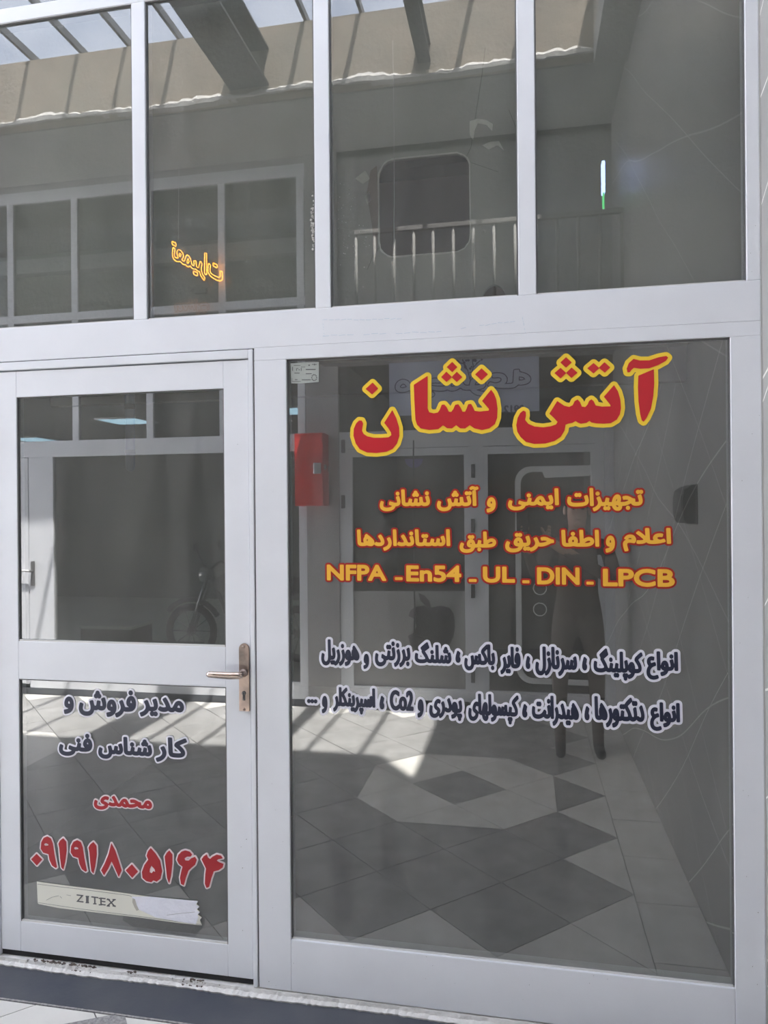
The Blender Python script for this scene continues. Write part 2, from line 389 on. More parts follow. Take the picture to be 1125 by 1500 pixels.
def persian(s):
    F = {k: [chr(int(c, 16)) for c in v.split()] for k, v in FORMS.items()}; out = []
    i = 0
    while i < len(s):
        ch = s[i]
        if ch not in F: out.append(ch); i += 1; continue
        pj = i > 0 and s[i - 1] in F and len(F[s[i - 1]]) == 4
        if ch == 'ل' and i + 1 < len(s) and s[i + 1] == 'ا':
            out.append('\uFEFC' if pj else '\uFEFB'); i += 2; continue
        nj = len(F[ch]) == 4 and i + 1 < len(s) and s[i + 1] in F
        out.append(F[ch][(2 if not pj else 3) if nj else (1 if pj else 0)]); i += 1
    return ''.join(out[::-1])
def glyphs(s, rtl=True):
    c = bpy.data.curves.new('t', 'FONT'); c.body = persian(s) if rtl else s; c.size = 1.0; c.resolution_u = 5
    o = bpy.data.objects.new('t', c); COL.objects.link(o)
    dg = bpy.context.evaluated_depsgraph_get(); k = o.evaluated_get(dg).to_curve(dg)
    loops = []
    for sp_ in k.splines:
        if sp_.type == 'BEZIER':
            bp = sp_.bezier_points; lp = []
            for i in range(len(bp)):
                a, b = bp[i], bp[(i + 1) % len(bp)]
                straight = (a.handle_right - a.co).length < 1e-6 and (b.handle_left - b.co).length < 1e-6
                for t in ([0] if straight else [0, .2, .4, .6, .8]):
                    q = a.co * (1 - t) ** 3 + a.handle_right * 3 * t * (1 - t) ** 2 + b.handle_left * 3 * t * t * (1 - t) + b.co * t ** 3
                    lp.append((q.x, q.y))
        else: lp = [(p.co.x, p.co.y) for p in sp_.points]
        if len(lp) > 2: loops.append(lp)
    o.evaluated_get(dg).to_curve_clear(); bpy.data.objects.remove(o); bpy.data.curves.remove(c)
    return loops
def word(s, x0, x1, y0, y1, w, rtl=True, Y=0.011, mir=False):
    """font outlines of one word fitted to its pixel box, stroke grown by w metres"""
    L = glyphs(s, rtl)
    xs = [p[0] for l in L for p in l]; ys = [p[1] for l in L for p in l]
    a, b, c, d = min(xs), max(xs), min(ys), max(ys)
    X0, _ = onfacade(x0, (y0 + y1) / 2, Y); X1, _ = onfacade(x1, (y0 + y1) / 2, Y)
    xc = (x0 + x1) / 2; _, Z1 = onfacade(xc, y0, Y); _, Z0 = onfacade(xc, y1, Y)
    X0 += w; X1 -= w; Z0 += w; Z1 -= w
    L = [[(X0 + (p[0] - a) / (b - a) * (X1 - X0), Z0 + (p[1] - c) / (d - c) * (Z1 - Z0)) for p in l] for l in L]
    return L
def lettering(name, label, words, fill, edge, ew, w=0.0, th=0, fname='word', clean=0.0):
    """one line of cut vinyl on the glass: children = each word and the contrasting border behind it"""
    root = empty(name, (words[0][0][0][0], 0.011, words[0][0][0][1]), label=label, cat='sign lettering')
    allp = []
    for L in words:
        g = grow(L, w, 0.0011, 0.00025) if (w or clean) else L
        allp += g if g else L
        fillpolys(fname, g, 0.0088, fill, root)
    # the border follows the outline of the line as a whole; words far apart are cut separately
    boxes = [(min(p[0] for l in L for p in l), max(p[0] for l in L for p in l)) for L in words]
    idx = sorted(range(len(words)), key=lambda i: boxes[i][0]); runs = [[idx[0]]]
    for i in idx[1:]:
        hi = max(boxes[k][1] for k in runs[-1])
        if boxes[i][0] - hi < 2 * (ew + w) + 0.004: runs[-1].append(i)
        else: runs.append([i])
    for r in runs:
        fillpolys('border', grow([l for i in r for l in words[i]], w + ew, 0.0014, 0.0003), 0.0100, edge, root)
    return root

def crop2px(pts, ox, oy, s):
    return [onfacade(ox + x / s, oy + y / s) for x, y in pts]

# ================================================================== SETTING
W = 3.5          # corridor width: opposite shop fronts stand at y = -3.5
XR = 0.705       # right-hand wall
XL = -7.5
# ---- floor: grout bed with every tile laid on it as its own piece
fl = box('floor', XL, XR, -W - 0.05, -0.17, -0.08, -0.006, M['grout'], bev=0); tag(fl, 'corridor floor of light and dark diagonal stone tiles', kind='structure')
def clip(poly, a, b, c):          # keep a*x+b*y<=c
    out = []
    for i in range(len(poly)):
        p, q = poly[i], poly[(i + 1) % len(poly)]
        dp = a * p[0] + b * p[1] - c; dq = a * q[0] + b * q[1] - c
        if dp <= 0: out.append(p)
        if dp * dq < 0:
            t = dp / (dp - dq); out.append((p[0] + (q[0] - p[0]) * t, p[1] + (q[1] - p[1]) * t))
    return out
def area(p): return 0.5 * abs(sum(p[i][0] * p[(i + 1) % len(p)][1] - p[(i + 1) % len(p)][0] * p[i][1] for i in range(len(p))))
tiles = []
def laytile(poly, m, drop=0.0):
    if len(poly) < 3 or area(poly) < 0.0015: return
    cx = sum(p[0] for p in poly) / len(poly); cyy = sum(p[1] for p in poly) / len(poly)
    ins = []
    k = 1 - 0.0022 / max(0.03, math.sqrt(area(poly)) / 2)
    ins = [(cx + (p[0] - cx) * k, cyy + (p[1] - cyy) * k) for p in poly]
    bm = bmesh.new(); h = random.uniform(-0.0006, 0.0)
    a = [bm.verts.new((x, y, h)) for x, y in ins]; b = [bm.verts.new((x, y, -0.012)) for x, y in ins]
    bm.faces.new(a); bm.faces.new(b[::-1])
    for i in range(len(ins)):
        j = (i + 1) % len(ins); bm.faces.new((a[i], a[j], b[j], b[i]))
    bmo('tile', bm, m, fl)
AX, AY = 0.28, 0.268; OX, OY = -0.385, 1.945
XB = 0.455                                   # inner edge of the light border along the right wall
def kind(m, n):
    """colour of the diagonal tile centred at lattice (m, n); the figure repeats along the corridor"""
    mm = (m + 6) % 12 - 6
    if n >= 6 or n <= -6: return 'L'
    if abs(mm) <= 1 and abs(n) <= 1: return 'D' if (mm == 0 and n == 0) else 'L'
    if (abs(mm), abs(n)) in ((2, 0), (0, 2)): return 'H'
    if mm in (3, -3) and abs(n) % 2 == 1: return 'L' if m == 3 else 'D'
    if m > 3: return 'L'
    return 'D'
for m in range(-36, 5):
    for n in range(-8, 8):
        if (m + n) % 2: continue
        cx, cyy = OX + m * AX, OY + n * AY
        poly = [(cx - AX, cyy), (cx, cyy - AY), (cx + AX, cyy), (cx, cyy + AY)]
        for (a, b, c) in ((1, 0, XB), (-1, 0, 7.2), (0, 1, W - 0.02), (0, -1, -0.172)): poly = clip(poly, a, b, c)
        if len(poly) < 3: continue
        k = kind(m, n)
        if n <= -6 and cx > XB - 0.2 and False: k = 'L'
        fl_ = lambda P: [(x, -y) for x, y in P]
        if k == 'H':
            mm = (m + 6) % 12 - 6
            if n == 0: a, b, c = ((1, 0, cx) if mm > 0 else (-1, 0, -cx))
            else: a, b, c = ((0, 1, cyy) if n > 0 else (0, -1, -cyy))
            laytile(fl_(clip(poly, a, b, c)), M['tilelight']); laytile(fl_(clip(poly, -a, -b, -c)), M['tiledark'])
        else:
            laytile(fl_(poly), M['tilelight' if k == 'L' else 'tiledark'])
bm = bmesh.new(); wq = [(-1.335, -.1725), (-1.285, -.1725), (-1.262, -.20), (-1.258, -.34), (-1.30, -.43), (-1.62, -.36), (-1.60, -.31)]
a_ = [bm.verts.new((x, y, 0.0012)) for x, y in wq]; b_ = [bm.verts.new((x, y, -0.0008)) for x, y in wq]; bm.faces.new(a_); bm.faces.new(b_[::-1])
for i in range(len(wq)): bm.faces.new((a_[i], a_[(i + 1) % 7], b_[(i + 1) % 7], b_[i]))
bmo('tile', bm, M['terrazzo'], fl)['label'] = 'grey speckled wedge inlay by the threshold'
yy = 0.172
for k, L in enumerate([0.23, 0.41, 0.41, 0.41, 0.41, 0.41, 0.41, 0.41, 0.215]):       # border strip along the right wall
    laytile([(XB, -yy), (XR, -yy), (XR, -min(W, yy + L)), (XB, -min(W, yy + L))], M['tilelight']); yy += L
# threshold: blue black stone, white stone, speckled wedge
tr = empty('trim_1', (-0.6, -0.08, 0), label='blue-black stone threshold strip at the foot of the white shop front', kind='structure')
x = XL
for k, x1 in enumerate([-4.1, -2.06, -0.2, XR]):
    box('slab', x + 0.0008, x1 - 0.0008, -0.160, 0.03, -0.03, 0.0, M['slate'], tr, 0.001); x = x1
box('joint', XL, XR, -0.167, -0.160, -0.03, -0.001, M['terrazzo'], tr, 0)

# ---- walls, ceiling slabs, roof opening
def S(name, x0, x1, y0, y1, z0, z1, m, label=None, bev=0.0):
    return tag(box(name, x0, x1, y0, y1, z0, z1, M[m], None, bev), label, kind='structure')
wr = S('wall_right', XR, XR + 0.2, -6.5, 6.5, -0.05, 5.2, 'marble', 'polished grey veined marble wall at the right end of the shop front')
S('floor_4', -26, XL, -16, 14, -0.2, -0.08, 'whitestone', 'unseen sunlit yard added beyond the far end of the corridor for daylight')  # unseen white ground, added to send side daylight into the corridor
S('wall_yard_bounce', -22.3, -22, -16, 14, -0.1, 9, 'whitestone', 'unseen pale wall added beyond the yard to bounce sunlight')  # unseen wall, added so its sunlit face brightens the shop front side
S('wall_sun_block', XL, XR + 0.2, -0.02, 0.25, 4.66, 8.28, 'oldwhite', 'unseen wall added above the shop front to block the sun')  # unseen wall, its height set to place the sun's edge on the floor
S('ceiling_2', XL, XR, -3.6, -2.70, 4.66, 4.80, 'soffit')
S('ceiling_3', 0.49, XR, -2.62, -0.02, 4.60, 4.80, 'soffit')
# upstand of the roof opening
up = S('wall_opposite', XL, 0.49, -2.80, -2.62, 4.672, 5.17, 'sandy', 'sunlit sandy rendered upstand under the skylight')
S('wall_end', 0.49, 0.62, -2.80, -0.02, 4.80, 5.2, 'sandy')
def raggedlip():
    bm = bmesh.new(); n = 220; rows = []
    for i in range(n + 1):
        x = XL + (0.488 - XL) * i / n
        h = 0.045 + 0.022 * math.sin(x * 7.3) * math.sin(x * 2.1) + random.uniform(-0.012, 0.012)
        zb = 4.672 + 0.012 * math.sin(x * 3.1) + random.uniform(-0.004, 0.004)
        rows.append([bm.verts.new(p) for p in ((x, -2.60, zb), (x, -2.597 , zb + h * 0.5), (x, -2.618, zb + h), (x, -2.66, zb + h), (x, -2.66, zb))])
    for i in range(n):
        for k in range(5):
            bm.faces.new((rows[i][k], rows[i][(k + 1) % 5], rows[i + 1][(k + 1) % 5], rows[i + 1][k]))
    return bmo('plaster_lip', bm, M['lip'], up)
raggedlip()
# skylight: rafters and dusty panes
sk = empty('window_9', (-2.0, -1.74, 5.2), label='long glazed skylight with slim grey rafters over the corridor', kind='structure')
rx = [-1.10, -1.51, -1.93, -2.50, -2.91, -3.31, -3.735] + [-4.15 - 0.41 * k for k in range(8)] + [-0.30, 0.08]
rx = sorted(rx)
for x in rx:
    box('rafter', x - 0.012, x + 0.012, -2.78, -0.02, 5.19, 5.25, M['rafter'], sk, 0.002)
ed = [XL] + rx + [0.60]
for a, b in zip(ed[:-1], ed[1:]):
    box('pane', a + 0.004, b - 0.004, -2.79, -0.02, 5.252, 5.258, M['roofglass'], sk, 0)
box('purlin', XL, 0.55, -2.80, -2.74, 5.17, 5.19, M['rafter'], sk, 0.002)
# steel beams across the opening
def ibeam(name, x, w, z0, z1, label):
    bm = bmesh.new()
    addbox(bm, x - w / 2, x + w / 2, -2.66, 0.0, z0, z0 + 0.018); addbox(bm, x - w / 2, x + w / 2, -2.66, 0.0, z1 - 0.018, z1)
    addbox(bm, x - 0.012, x + 0.012, -2.66, 0.0, z0 + 0.018, z1 - 0.018)
    return tag(bmo(name, bm, M['steel']), label, kind='structure')
ibeam('trim_2', -1.93, 0.30, 4.74, 5.02, 'wide dark steel beam crossing the skylight opening')
ibeam('trim_3', -0.645, 0.09, 4.76, 4.90, 'narrow dark steel beam crossing the skylight opening')

# ================================================================== OUR SHOP FRONT
F = empty('wall_front', (-0.6, 0, 0), label='white painted steel shop front frame with transom lights above door and window', kind='structure')
fy0, fy1 = 0.0, 0.055
def fr(name, x0, x1, z0, z1, y0=fy0, y1=fy1, m='white', bev=0.0025, par=None):
    return box(name, x0, x1, y0, y1, z0, z1, M[m], par or F, bev)
ZT = 3.434
fr('corner_post', 0.6622, 0.7005, 2.3215, 3.4338); fr('corner_post', 0.6151, 0.7005, 0.030, 2.157)
box('caulk', 0.7005, 0.706, 0.003, 0.05, 0.0, 4.65, M['oldwhite'], F, 0)
fr('middle_post', -0.890, -0.7755, 0.030, 2.157)
fr('mullion', -1.3347, -1.2836, 2.3215, ZT); fr('mullion', -0.6719, -0.6196, 2.3215, ZT); fr('mullion', -0.0065, 0.0488, 2.3215, ZT)
fr('mullion', -2.02, -1.965, 2.3215, ZT)
fr('transom_rail', -2.02, 0.7005, 2.2005, 2.3215); fr('transom_rail', -0.890, 0.7005, 2.157, 2.2005)
fr('top_rail', -2.02, 0.7005, ZT, 3.487)
fr('bottom_rail', -0.7755, 0.6151, 0.030, 0.205)
for a, b in ((-1.965, -1.3347), (-1.2836, -0.6719), (-0.6196, -0.0065), (0.0488, 0.6622)):
    pass
for x in (-2.02, -1.3347, -0.6719, -0.0065, 0.65): fr('mullion', x, x + 0.052, 3.487, 4.60)
fr('top_rail', -2.02, 0.7005, 4.60, 4.66)
# glazing bars and window panes
def windowunit(n, x0, x1, z0, z1, label, bead=True):
    e = empty('window_%d' % n, ((x0 + x1) / 2, 0.012, z0), label=label, kind='structure')
    pane('pane', x0 - 0.002, x1 + 0.002, 0.012, z0 - 0.002, z1 + 0.002, e, 'glass' if n == 1 else 'upglass')
    b = 0.0045
    if bead:
        for nm, q in (('bead', (x0, x1, z0, z0 + b)), ('bead', (x0, x1, z1 - b, z1)), ('bead', (x0, x0 + b, z0, z1)), ('bead', (x1 - b, x1, z0, z1))):
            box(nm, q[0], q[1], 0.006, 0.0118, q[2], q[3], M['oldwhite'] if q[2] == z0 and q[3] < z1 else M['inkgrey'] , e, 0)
    return e
windowunit(1, -0.7755, 0.6151, 0.205, 2.157, 'large lower shop window with red and yellow lettering, right of the door')
windowunit(2, -1.965, -1.3347, 2.3215, ZT, 'leftmost upper light above the door')
windowunit(3, -1.2836, -0.6719, 2.3215, ZT, 'second upper light from the left, reflecting the orange neon sign')
windowunit(4, -0.6196, -0.0065, 2.3215, ZT, 'third upper light, with the square hole in the board behind it')
windowunit(5, 0.0488, 0.6622, 2.3215, ZT, 'rightmost upper light, reflecting the marble wall')
for k, (a, b) in enumerate(((-1.968, -1.3347), (-1.283, -0.6719), (-0.620, -0.0065), (0.0455, 0.65))):
    pane('upper_pane', a, b, 0.012, 3.485, 4.602, F, 'upglass')
# bubbly filler and flaked paint on the frame
bm = bmesh.new()
def blob(bm, x, z, r, y=-0.002, sx=1.0):
    k = random.randint(5, 8); c = [bm.verts.new((x + sx * r * random.uniform(.6, 1.2) * math.cos(2 * math.pi * i / k), y + 0.004, z + r * random.uniform(.6, 1.2) * math.sin(2 * math.pi * i / k))) for i in range(k)]
    t = bm.verts.new((x, y, z))
    for i in range(k): bm.faces.new((c[i], c[(i + 1) % k], t))
for i in range(80):
    px = random.gauss(458.5, 1.8); py = random.gauss(326, 16)
    x, z = onfacade(px, py); blob(bm, x, z, random.uniform(.001, .0045), 0.004)
for i in range(60):
    x, z = onfacade(random.gauss(505, 7) if i % 2 else random.gauss(528, 10), random.gauss(345 if i % 3 else 300, 30)); blob(bm, x, z, random.uniform(.0006, .002), 0.0085)
for i in range(26):
    x, z = onfacade(random.choice((1072, 1073, 428)), random.uniform(560, 1400)); blob(bm, x, z, random.uniform(.001, .003), 0.002, .6)
tag(bmo('paint_drip', bm, M['lip'], F), 'white paint drips and crumbs along the glass edge', kind='stuff')
bm = bmesh.new()
for i in range(46):
    px, py = random.choice([(random.uniform(395, 1110), random.uniform(1395, 1480)), (random.uniform(345, 418), random.uniform(640, 1400)), (random.uniform(1080, 1112), random.uniform(300, 1450))])
    x, z = onfacade(px, py)
    if z > 0.04: blob(bm, x, z, random.uniform(.0008, .0018), -0.0025)
tag(bmo('dirt_speck', bm, M['rust'], F), 'small dark specks on the white frame', kind='stuff')
# faint scribble left where a notice was peeled off the rail
bm = bmesh.new()
for (xa, ya, xb, yb) in ((474, 493, 640, 487), (640, 487, 765, 470), (474, 470, 600, 468), (765, 465, 770, 490), (474, 470, 476, 493)):
    N = 14
    for i in range(N):
        if random.random() < .25: continue
        p = onfacade(xa + (xb - xa) * i / N, ya + (yb - ya) * i / N + random.uniform(-1, 1)); q = onfacade(xa + (xb - xa) * (i + .8) / N, ya + (yb - ya) * (i + .8) / N + random.uniform(-1, 1))
        addtube(bm, [(p[0], -0.0002, p[1]), (q[0], -0.0002, q[1])], 0.0006, 4)
tag(bmo('glue_trace', bm, mat('faint_blue_glue', (0.52, 0.62, 0.72), 0.6), F), 'faint bluish glue trace on the rail above the window', kind='stuff')

# ---- door
D = empty('door_1', (-1.40, 0.004, 0.05), label='white steel shop door with two glass panes and a bronze lever handle', kind='structure')
dy0, dy1 = 0.004, 0.045
dl, dr = -1.8056, -1.0027
def dd(name, x0, x1, z0, z1, m='white'): return box(name, x0, x1, dy0, dy1, z0, z1, M[m], D, 0.002)
dd('hinge_stile', -1.886, dl, 0.052, 2.163); dd('lock_stile', dr, -0.9130, 0.052, 2.163)
dd('top_rail', dl, dr, 2.069, 2.163); dd('lock_rail', dl, dr, 1.0435, 1.182); dd('bottom_rail', dl, dr, 0.052, 0.161)
pane('glass_pane', dl - .002, dr + .002, 0.012, 1.180, 2.071, D, label='upper glass pane of the door')
pane('glass_pane', dl - .002, dr + .002, 0.012, 0.159, 1.0455, D, label='lower glass pane with lettering')
for (z0, z1) in ((1.182, 2.069), (0.161, 1.0435)):
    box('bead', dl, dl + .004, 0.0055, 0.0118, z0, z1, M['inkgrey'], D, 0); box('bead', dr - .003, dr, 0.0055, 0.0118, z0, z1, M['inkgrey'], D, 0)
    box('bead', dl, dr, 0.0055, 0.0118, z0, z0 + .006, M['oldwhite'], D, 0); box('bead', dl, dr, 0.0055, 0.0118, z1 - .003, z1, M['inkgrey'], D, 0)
# door frame: stop strips round the slab
fr('door_jamb', -0.9105, -0.8945, 0.030, 2.197, -0.002); fr('door_head', -1.965, -0.9105, 2.168, 2.197, -0.002)
fr('door_jamb', -1.965, -1.8885, 0.030, 2.168, 0.0); fr('post', -2.02, -1.967, 0.0, 2.197)
box('joint', -0.8945, -0.8900, 0.006, 0.05, 0.03, 2.2005, M['inkgrey'], F, 0); box('joint', -1.965, -0.89, 0.006, 0.05, 2.197, 2.2005, M['inkgrey'], F, 0)
box('gap', -1.89, -0.910, 0.012, 0.05, 0.030, 0.053, M['dark'], F, 0)
# handle
hp = prism('handle_plate', [( -0.952 + 0.0185 + 0.0185 * math.cos(a), 1.178 + 0.0195 * math.sin(a)) for a in [math.pi * i / 10 for i in range(11)]] + [(-0.952, 0.967), (-0.915, 0.967)], -0.004, 0.004, M['bronze'], D)
bmx = hp; md = hp.modifiers.new('b', 'BEVEL'); md.width = 0.0012; md.segments = 2
hp['label'] = 'tall bronze back plate with worn copper patches'
def hpart(name, bm, m, smooth=False):
    o = bmo(name, bm, m, None, smooth); o.parent = hp; o.matrix_parent_inverse = Matrix.Translation((-D.location)) ; return o
hx, hz = -0.934, 1.098
def sub(o):
    o.parent = hp; o.matrix_parent_inverse = Matrix.Identity(4); return o
bm = bmesh.new(); lathe(bm, (hx, -0.012, hz), [(0.0145, 0.009), (0.0145, 0.003), (0.012, 0.0), (0.0085, -0.004), (0.0085, -0.026), (0.0095, -0.034)], 20, 'y'); sub(bmo('lever_collar', bm, M['bronze'], None, True))
bm = bmesh.new()
addtube(bm, [(hx + 0.010, -0.040, hz - 0.001), (hx - 0.006, -0.043, hz - 0.001), (hx - 0.03, -0.044, hz - 0.002), (hx - 0.085, -0.044, hz - 0.001), (hx - 0.108, -0.044, hz - 0.000), (hx - 0.116, -0.044, hz)], [0.0095, 0.0122, 0.0122, 0.0112, 0.0105, 0.006], 16)
sub(bmo('lever', bm, M['brassb'], None, True))['label'] = 'pale polished lever handle'
bm = bmesh.new(); lathe(bm, (hx, -0.004, 1.029), [(0.0072, 0.002), (0.0072, -0.003), (0.006, -0.0035)], 18, 'y'); addbox(bm, hx - 0.0042, hx + 0.0042, -0.0072, -0.002, 1.004, 1.028, 0.001); sub(bmo('lock_cylinder', bm, M['inkgrey']))
bm = bmesh.new(); addbox(bm, hx - 0.001, hx + 0.001, -0.0082, -0.006, 1.010, 1.031); sub(bmo('keyhole', bm, M['dark']))
for z in (1.186, 0.974):
    bm = bmesh.new(); lathe(bm, (hx, -0.004, z), [(0.0052, 0.001), (0.0052, -0.0012), (0.004, -0.0022)], 14, 'y'); sub(bmo('screw', bm, M['bronze'], None, True))
    bm = bmesh.new(); addbox(bm, hx - 0.004, hx + 0.004, -0.0066, -0.0058, z - 0.0007, z + 0.0007); sub(bmo('screw_slot', bm, M['dark']))

# ---- flaking sill along the foot of the frame
def sillbar():
    bm = bmesh.new(); n = 260; rows = []
    for i in range(n + 1):
        x = -2.05 + (0.70 + 2.05) * i / n
        e = random.uniform(-.0025, .0025) + .003 * math.sin(x * 9)
        zt = 0.026 + random.uniform(-.001, .001)
        rows.append([bm.verts.new(p) for p in ((x, 0.05, 0), (x, -0.012 + e, 0), (x, -0.014 + e, 0.006), (x, -0.003 + e * .4, 0.014 + random.uniform(-.002, .002)), (x, -0.001, zt), (x, 0.05, zt + .004))])
    for i in range(n):
        for k in range(5): bm.faces.new((rows[i][k], rows[i][k + 1], rows[i + 1][k + 1], rows[i + 1][k]))
    bmesh.ops.holes_fill(bm, edges=bm.edges)
    return bmo('trim_4', bm, M['sill'])
sl = tag(sillbar(), 'flaking white plaster sill under the door and window', kind='structure')
bm = bmesh.new()
for i in range(150):
    c = random.choice((75, 75, 110, 130, 190, 280, 300)); px = random.gauss(c, 14); base = 1410 + px * 0.138
    x, z = onfacade(px, base - random.uniform(3, 15), 0.0)
    if z > .003: blob(bm, x, min(z, .03), random.uniform(.0015, .0062), -0.008 if z < .012 else -0.003, 1.7)
tag(bmo('flaked_patch', bm, M['rust'], sl), 'brown patches where the sill has flaked', kind='stuff')

# ================================================================== INSIDE OUR SHOP
S('floor_2', -2.4, XR, 0.0301, 4.2, -0.05, 0.0, 'tiledark')
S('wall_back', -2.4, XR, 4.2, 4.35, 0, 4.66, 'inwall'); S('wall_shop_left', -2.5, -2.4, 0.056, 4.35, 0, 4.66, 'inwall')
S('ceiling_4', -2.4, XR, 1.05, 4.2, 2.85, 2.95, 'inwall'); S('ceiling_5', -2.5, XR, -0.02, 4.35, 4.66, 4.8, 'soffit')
# board behind the upper lights, with its cut-outs
def rrect(x0, x1, z0, z1, r, n=6, jit=0.0):
    P = []
    for cx, cz, a0 in ((x1 - r, z1 - r, 0), (x0 + r, z1 - r, 90), (x0 + r, z0 + r, 180), (x1 - r, z0 + r, 270)):
        for i in range(n + 1):
            a = math.radians(a0 + 90 * i / n); P.append((cx + r * math.cos(a) + random.uniform(-jit, jit), cz + r * math.sin(a) + random.uniform(-jit, jit)))
    return P
YB = 0.10
def ob(px, py): return onfacade(px, py, YB)
HX0, _ = ob(555, 300); HX1, _ = ob(689, 300); _, HZ1 = ob(622, 228); _, HZ0 = ob(622, 373)
hole = rrect(HX0, HX1, HZ0, HZ1, 0.055, 7, 0.0015)
cxh, _ = ob(724, 440); _, czh = ob(733, 430)
hole2 = [(cxh + 0.042 * math.cos(a), 2.33 + 0.062 * math.sin(a)) for a in [2 * math.pi * i / 20 for i in range(20)]]
bd = empty('wall_upper', (-0.3, YB, 2.3), label='grey board behind the third upper light with a round-cornered square hole', kind='structure')
fillpolys('board', [[(-2.39, 2.2), (0.70, 2.2), (0.70, 3.60), (-2.39, 3.60)], hole, hole2], YB + 0.010, M['board'], bd, 0.018)
bm = bmesh.new()      # torn white rim of the hole, thicker on the left
n = len(hole)
for i in range(n):
    p, q = hole[i], hole[(i + 1) % n]
    t = 0.0022 + random.uniform(0, .0015)
    addtube(bm, [(p[0], YB + .001, p[1]), (q[0], YB + .001, q[1])], t, 5)
tag(bmo('torn_rim', bm, M['plasterpatch'], bd), 'torn whitish rim round the hole')
def smear(pts, y=YB + 0.0004, th=0.002, m='plasterpatch', name='plaster_smear'):
    P = [onfacade(a, b, YB) for a, b in pts]
    return prism(name, P, y - th, y, M[m], bd)
smear([(543, 250), (552, 243), (554, 300), (553, 365), (549, 382), (545, 330), (540, 300), (537, 285)], m='pinkwall')
smear([(688, 178), (700, 174), (712, 176), (722, 182), (721, 192), (712, 183), (700, 181), (696, 190), (693, 205), (688, 198)])
smear([(706, 213), (718, 208), (731, 207), (738, 220), (729, 213), (716, 219)])
smear([(520, 262), (535, 250), (542, 262), (532, 270)]); smear([(534, 288), (541, 280), (544, 294), (538, 300)])
bm = bmesh.new()
for pts in ([(711, 70), (706, 110), (695, 180), (690, 215), (681, 235)], [(745, 160), (757, 190), (760, 215)], [(690, 238), (710, 245), (730, 252)], [(538, 395), (546, 375), (556, 362)]):
    P = [onfacade(a, b, YB) for a, b in pts]; addtube(bm, [(x, YB, z) for x, z in P], 0.0006, 4)
tag(bmo('crack', bm, M['inkgrey'], bd), 'hairline cracks in the board', kind='stuff')
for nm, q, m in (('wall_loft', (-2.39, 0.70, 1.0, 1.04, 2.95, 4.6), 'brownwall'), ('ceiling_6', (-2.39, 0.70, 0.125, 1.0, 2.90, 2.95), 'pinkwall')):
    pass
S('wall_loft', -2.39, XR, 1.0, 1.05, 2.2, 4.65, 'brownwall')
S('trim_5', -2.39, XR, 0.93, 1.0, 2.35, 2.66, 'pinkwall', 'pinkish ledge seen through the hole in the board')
# wire hanging in front of the board
P = [onfacade(a, b, 0.05) for a, b in ((575, 60), (577, 160), (577.5, 300), (577, 320), (578.5, 445))]
tag(tube('hanging_wire', [(x, 0.05, z) for x, z in P], 0.0013, M['oldwhite']), 'thin pale wire hanging down in front of the square hole', 'wire')
x, z = onfacade(709.5, 337, 0.09)
bm = bmesh.new(); lathe(bm, (x, 0.1, z), [(0.006, 0), (0.006, -0.002), (0.003, -0.004)], 14, 'y'); o = bmo('screw_cap', bm, M['lip'], bd, True); o['label'] = 'small white screw cap right of the hole'
# tube hanging just inside the door
x, z1 = onfacade(191, 690, 0.35); 
rod = empty('hanging_tube', (x, 0.35, z1), label='dark blue-grey tube hanging inside behind the upper door glass', cat='tube')
bm = bmesh.new(); lathe(bm, (x, 0.35, z1), [(0.004, -0.004), (0.016, 0.006), (0.019, 0.02), (0.019, 1.16)], 18); bmo('tube', bm, M['rodblue'], rod, True)
bm = bmesh.new(); bmo('clip_ring', (lathe(bm, (x, 0.35, z1), [(0.0215, 0.07), (0.0215, 0.085)], 18), bm)[1], M['blackplastic'], rod, True); bm = bmesh.new(); lathe(bm, (x, 0.35, z1), [(0.0215, 0.25), (0.0215, 0.27)], 18); bmo('clip_ring', bm, M['blackplastic'], rod, True)
S('trim_6', -2.39, XR, 0.30, 0.40, 2.905, 2.98, 'inwall')

# neighbouring frontage further left (outside the frame)
S('wall_front_left', XL, -2.02, 0.0, 0.2, 0, 4.66, 'concrete')


# ================================================================== OPPOSITE SIDE OF THE CORRIDOR (seen reflected in the glass)
def mx(px, py=700, Y=W): return mirror_at(px, py, Y).x
def mz(px, py, Y=W): return mirror_at(px, py, Y).z
G = empty('wall_opposite_front', (-2.0, -W, 0), label='white framed shop fronts across the corridor', kind='structure')
def og(name, x0, x1, z0, z1, y0=-W - 0.05, y1=-W, m='white', par=None): return box(name, x0, x1, y0, y1, z0, z1, M[m], par or G, 0.0025)
box('kerb', XL, XR, -W - 0.06, -W + 0.004, -0.05, 0.055, M['slate'], G, 0.002)
og('beam', XL, XR, 2.165, 2.31)
pil = [-1.787, -1.505]
box('pillar', pil[0], pil[1], -W - 0.30, -W + 0.02, 0.0, 4.66, M['concrete'], G, 0.004)
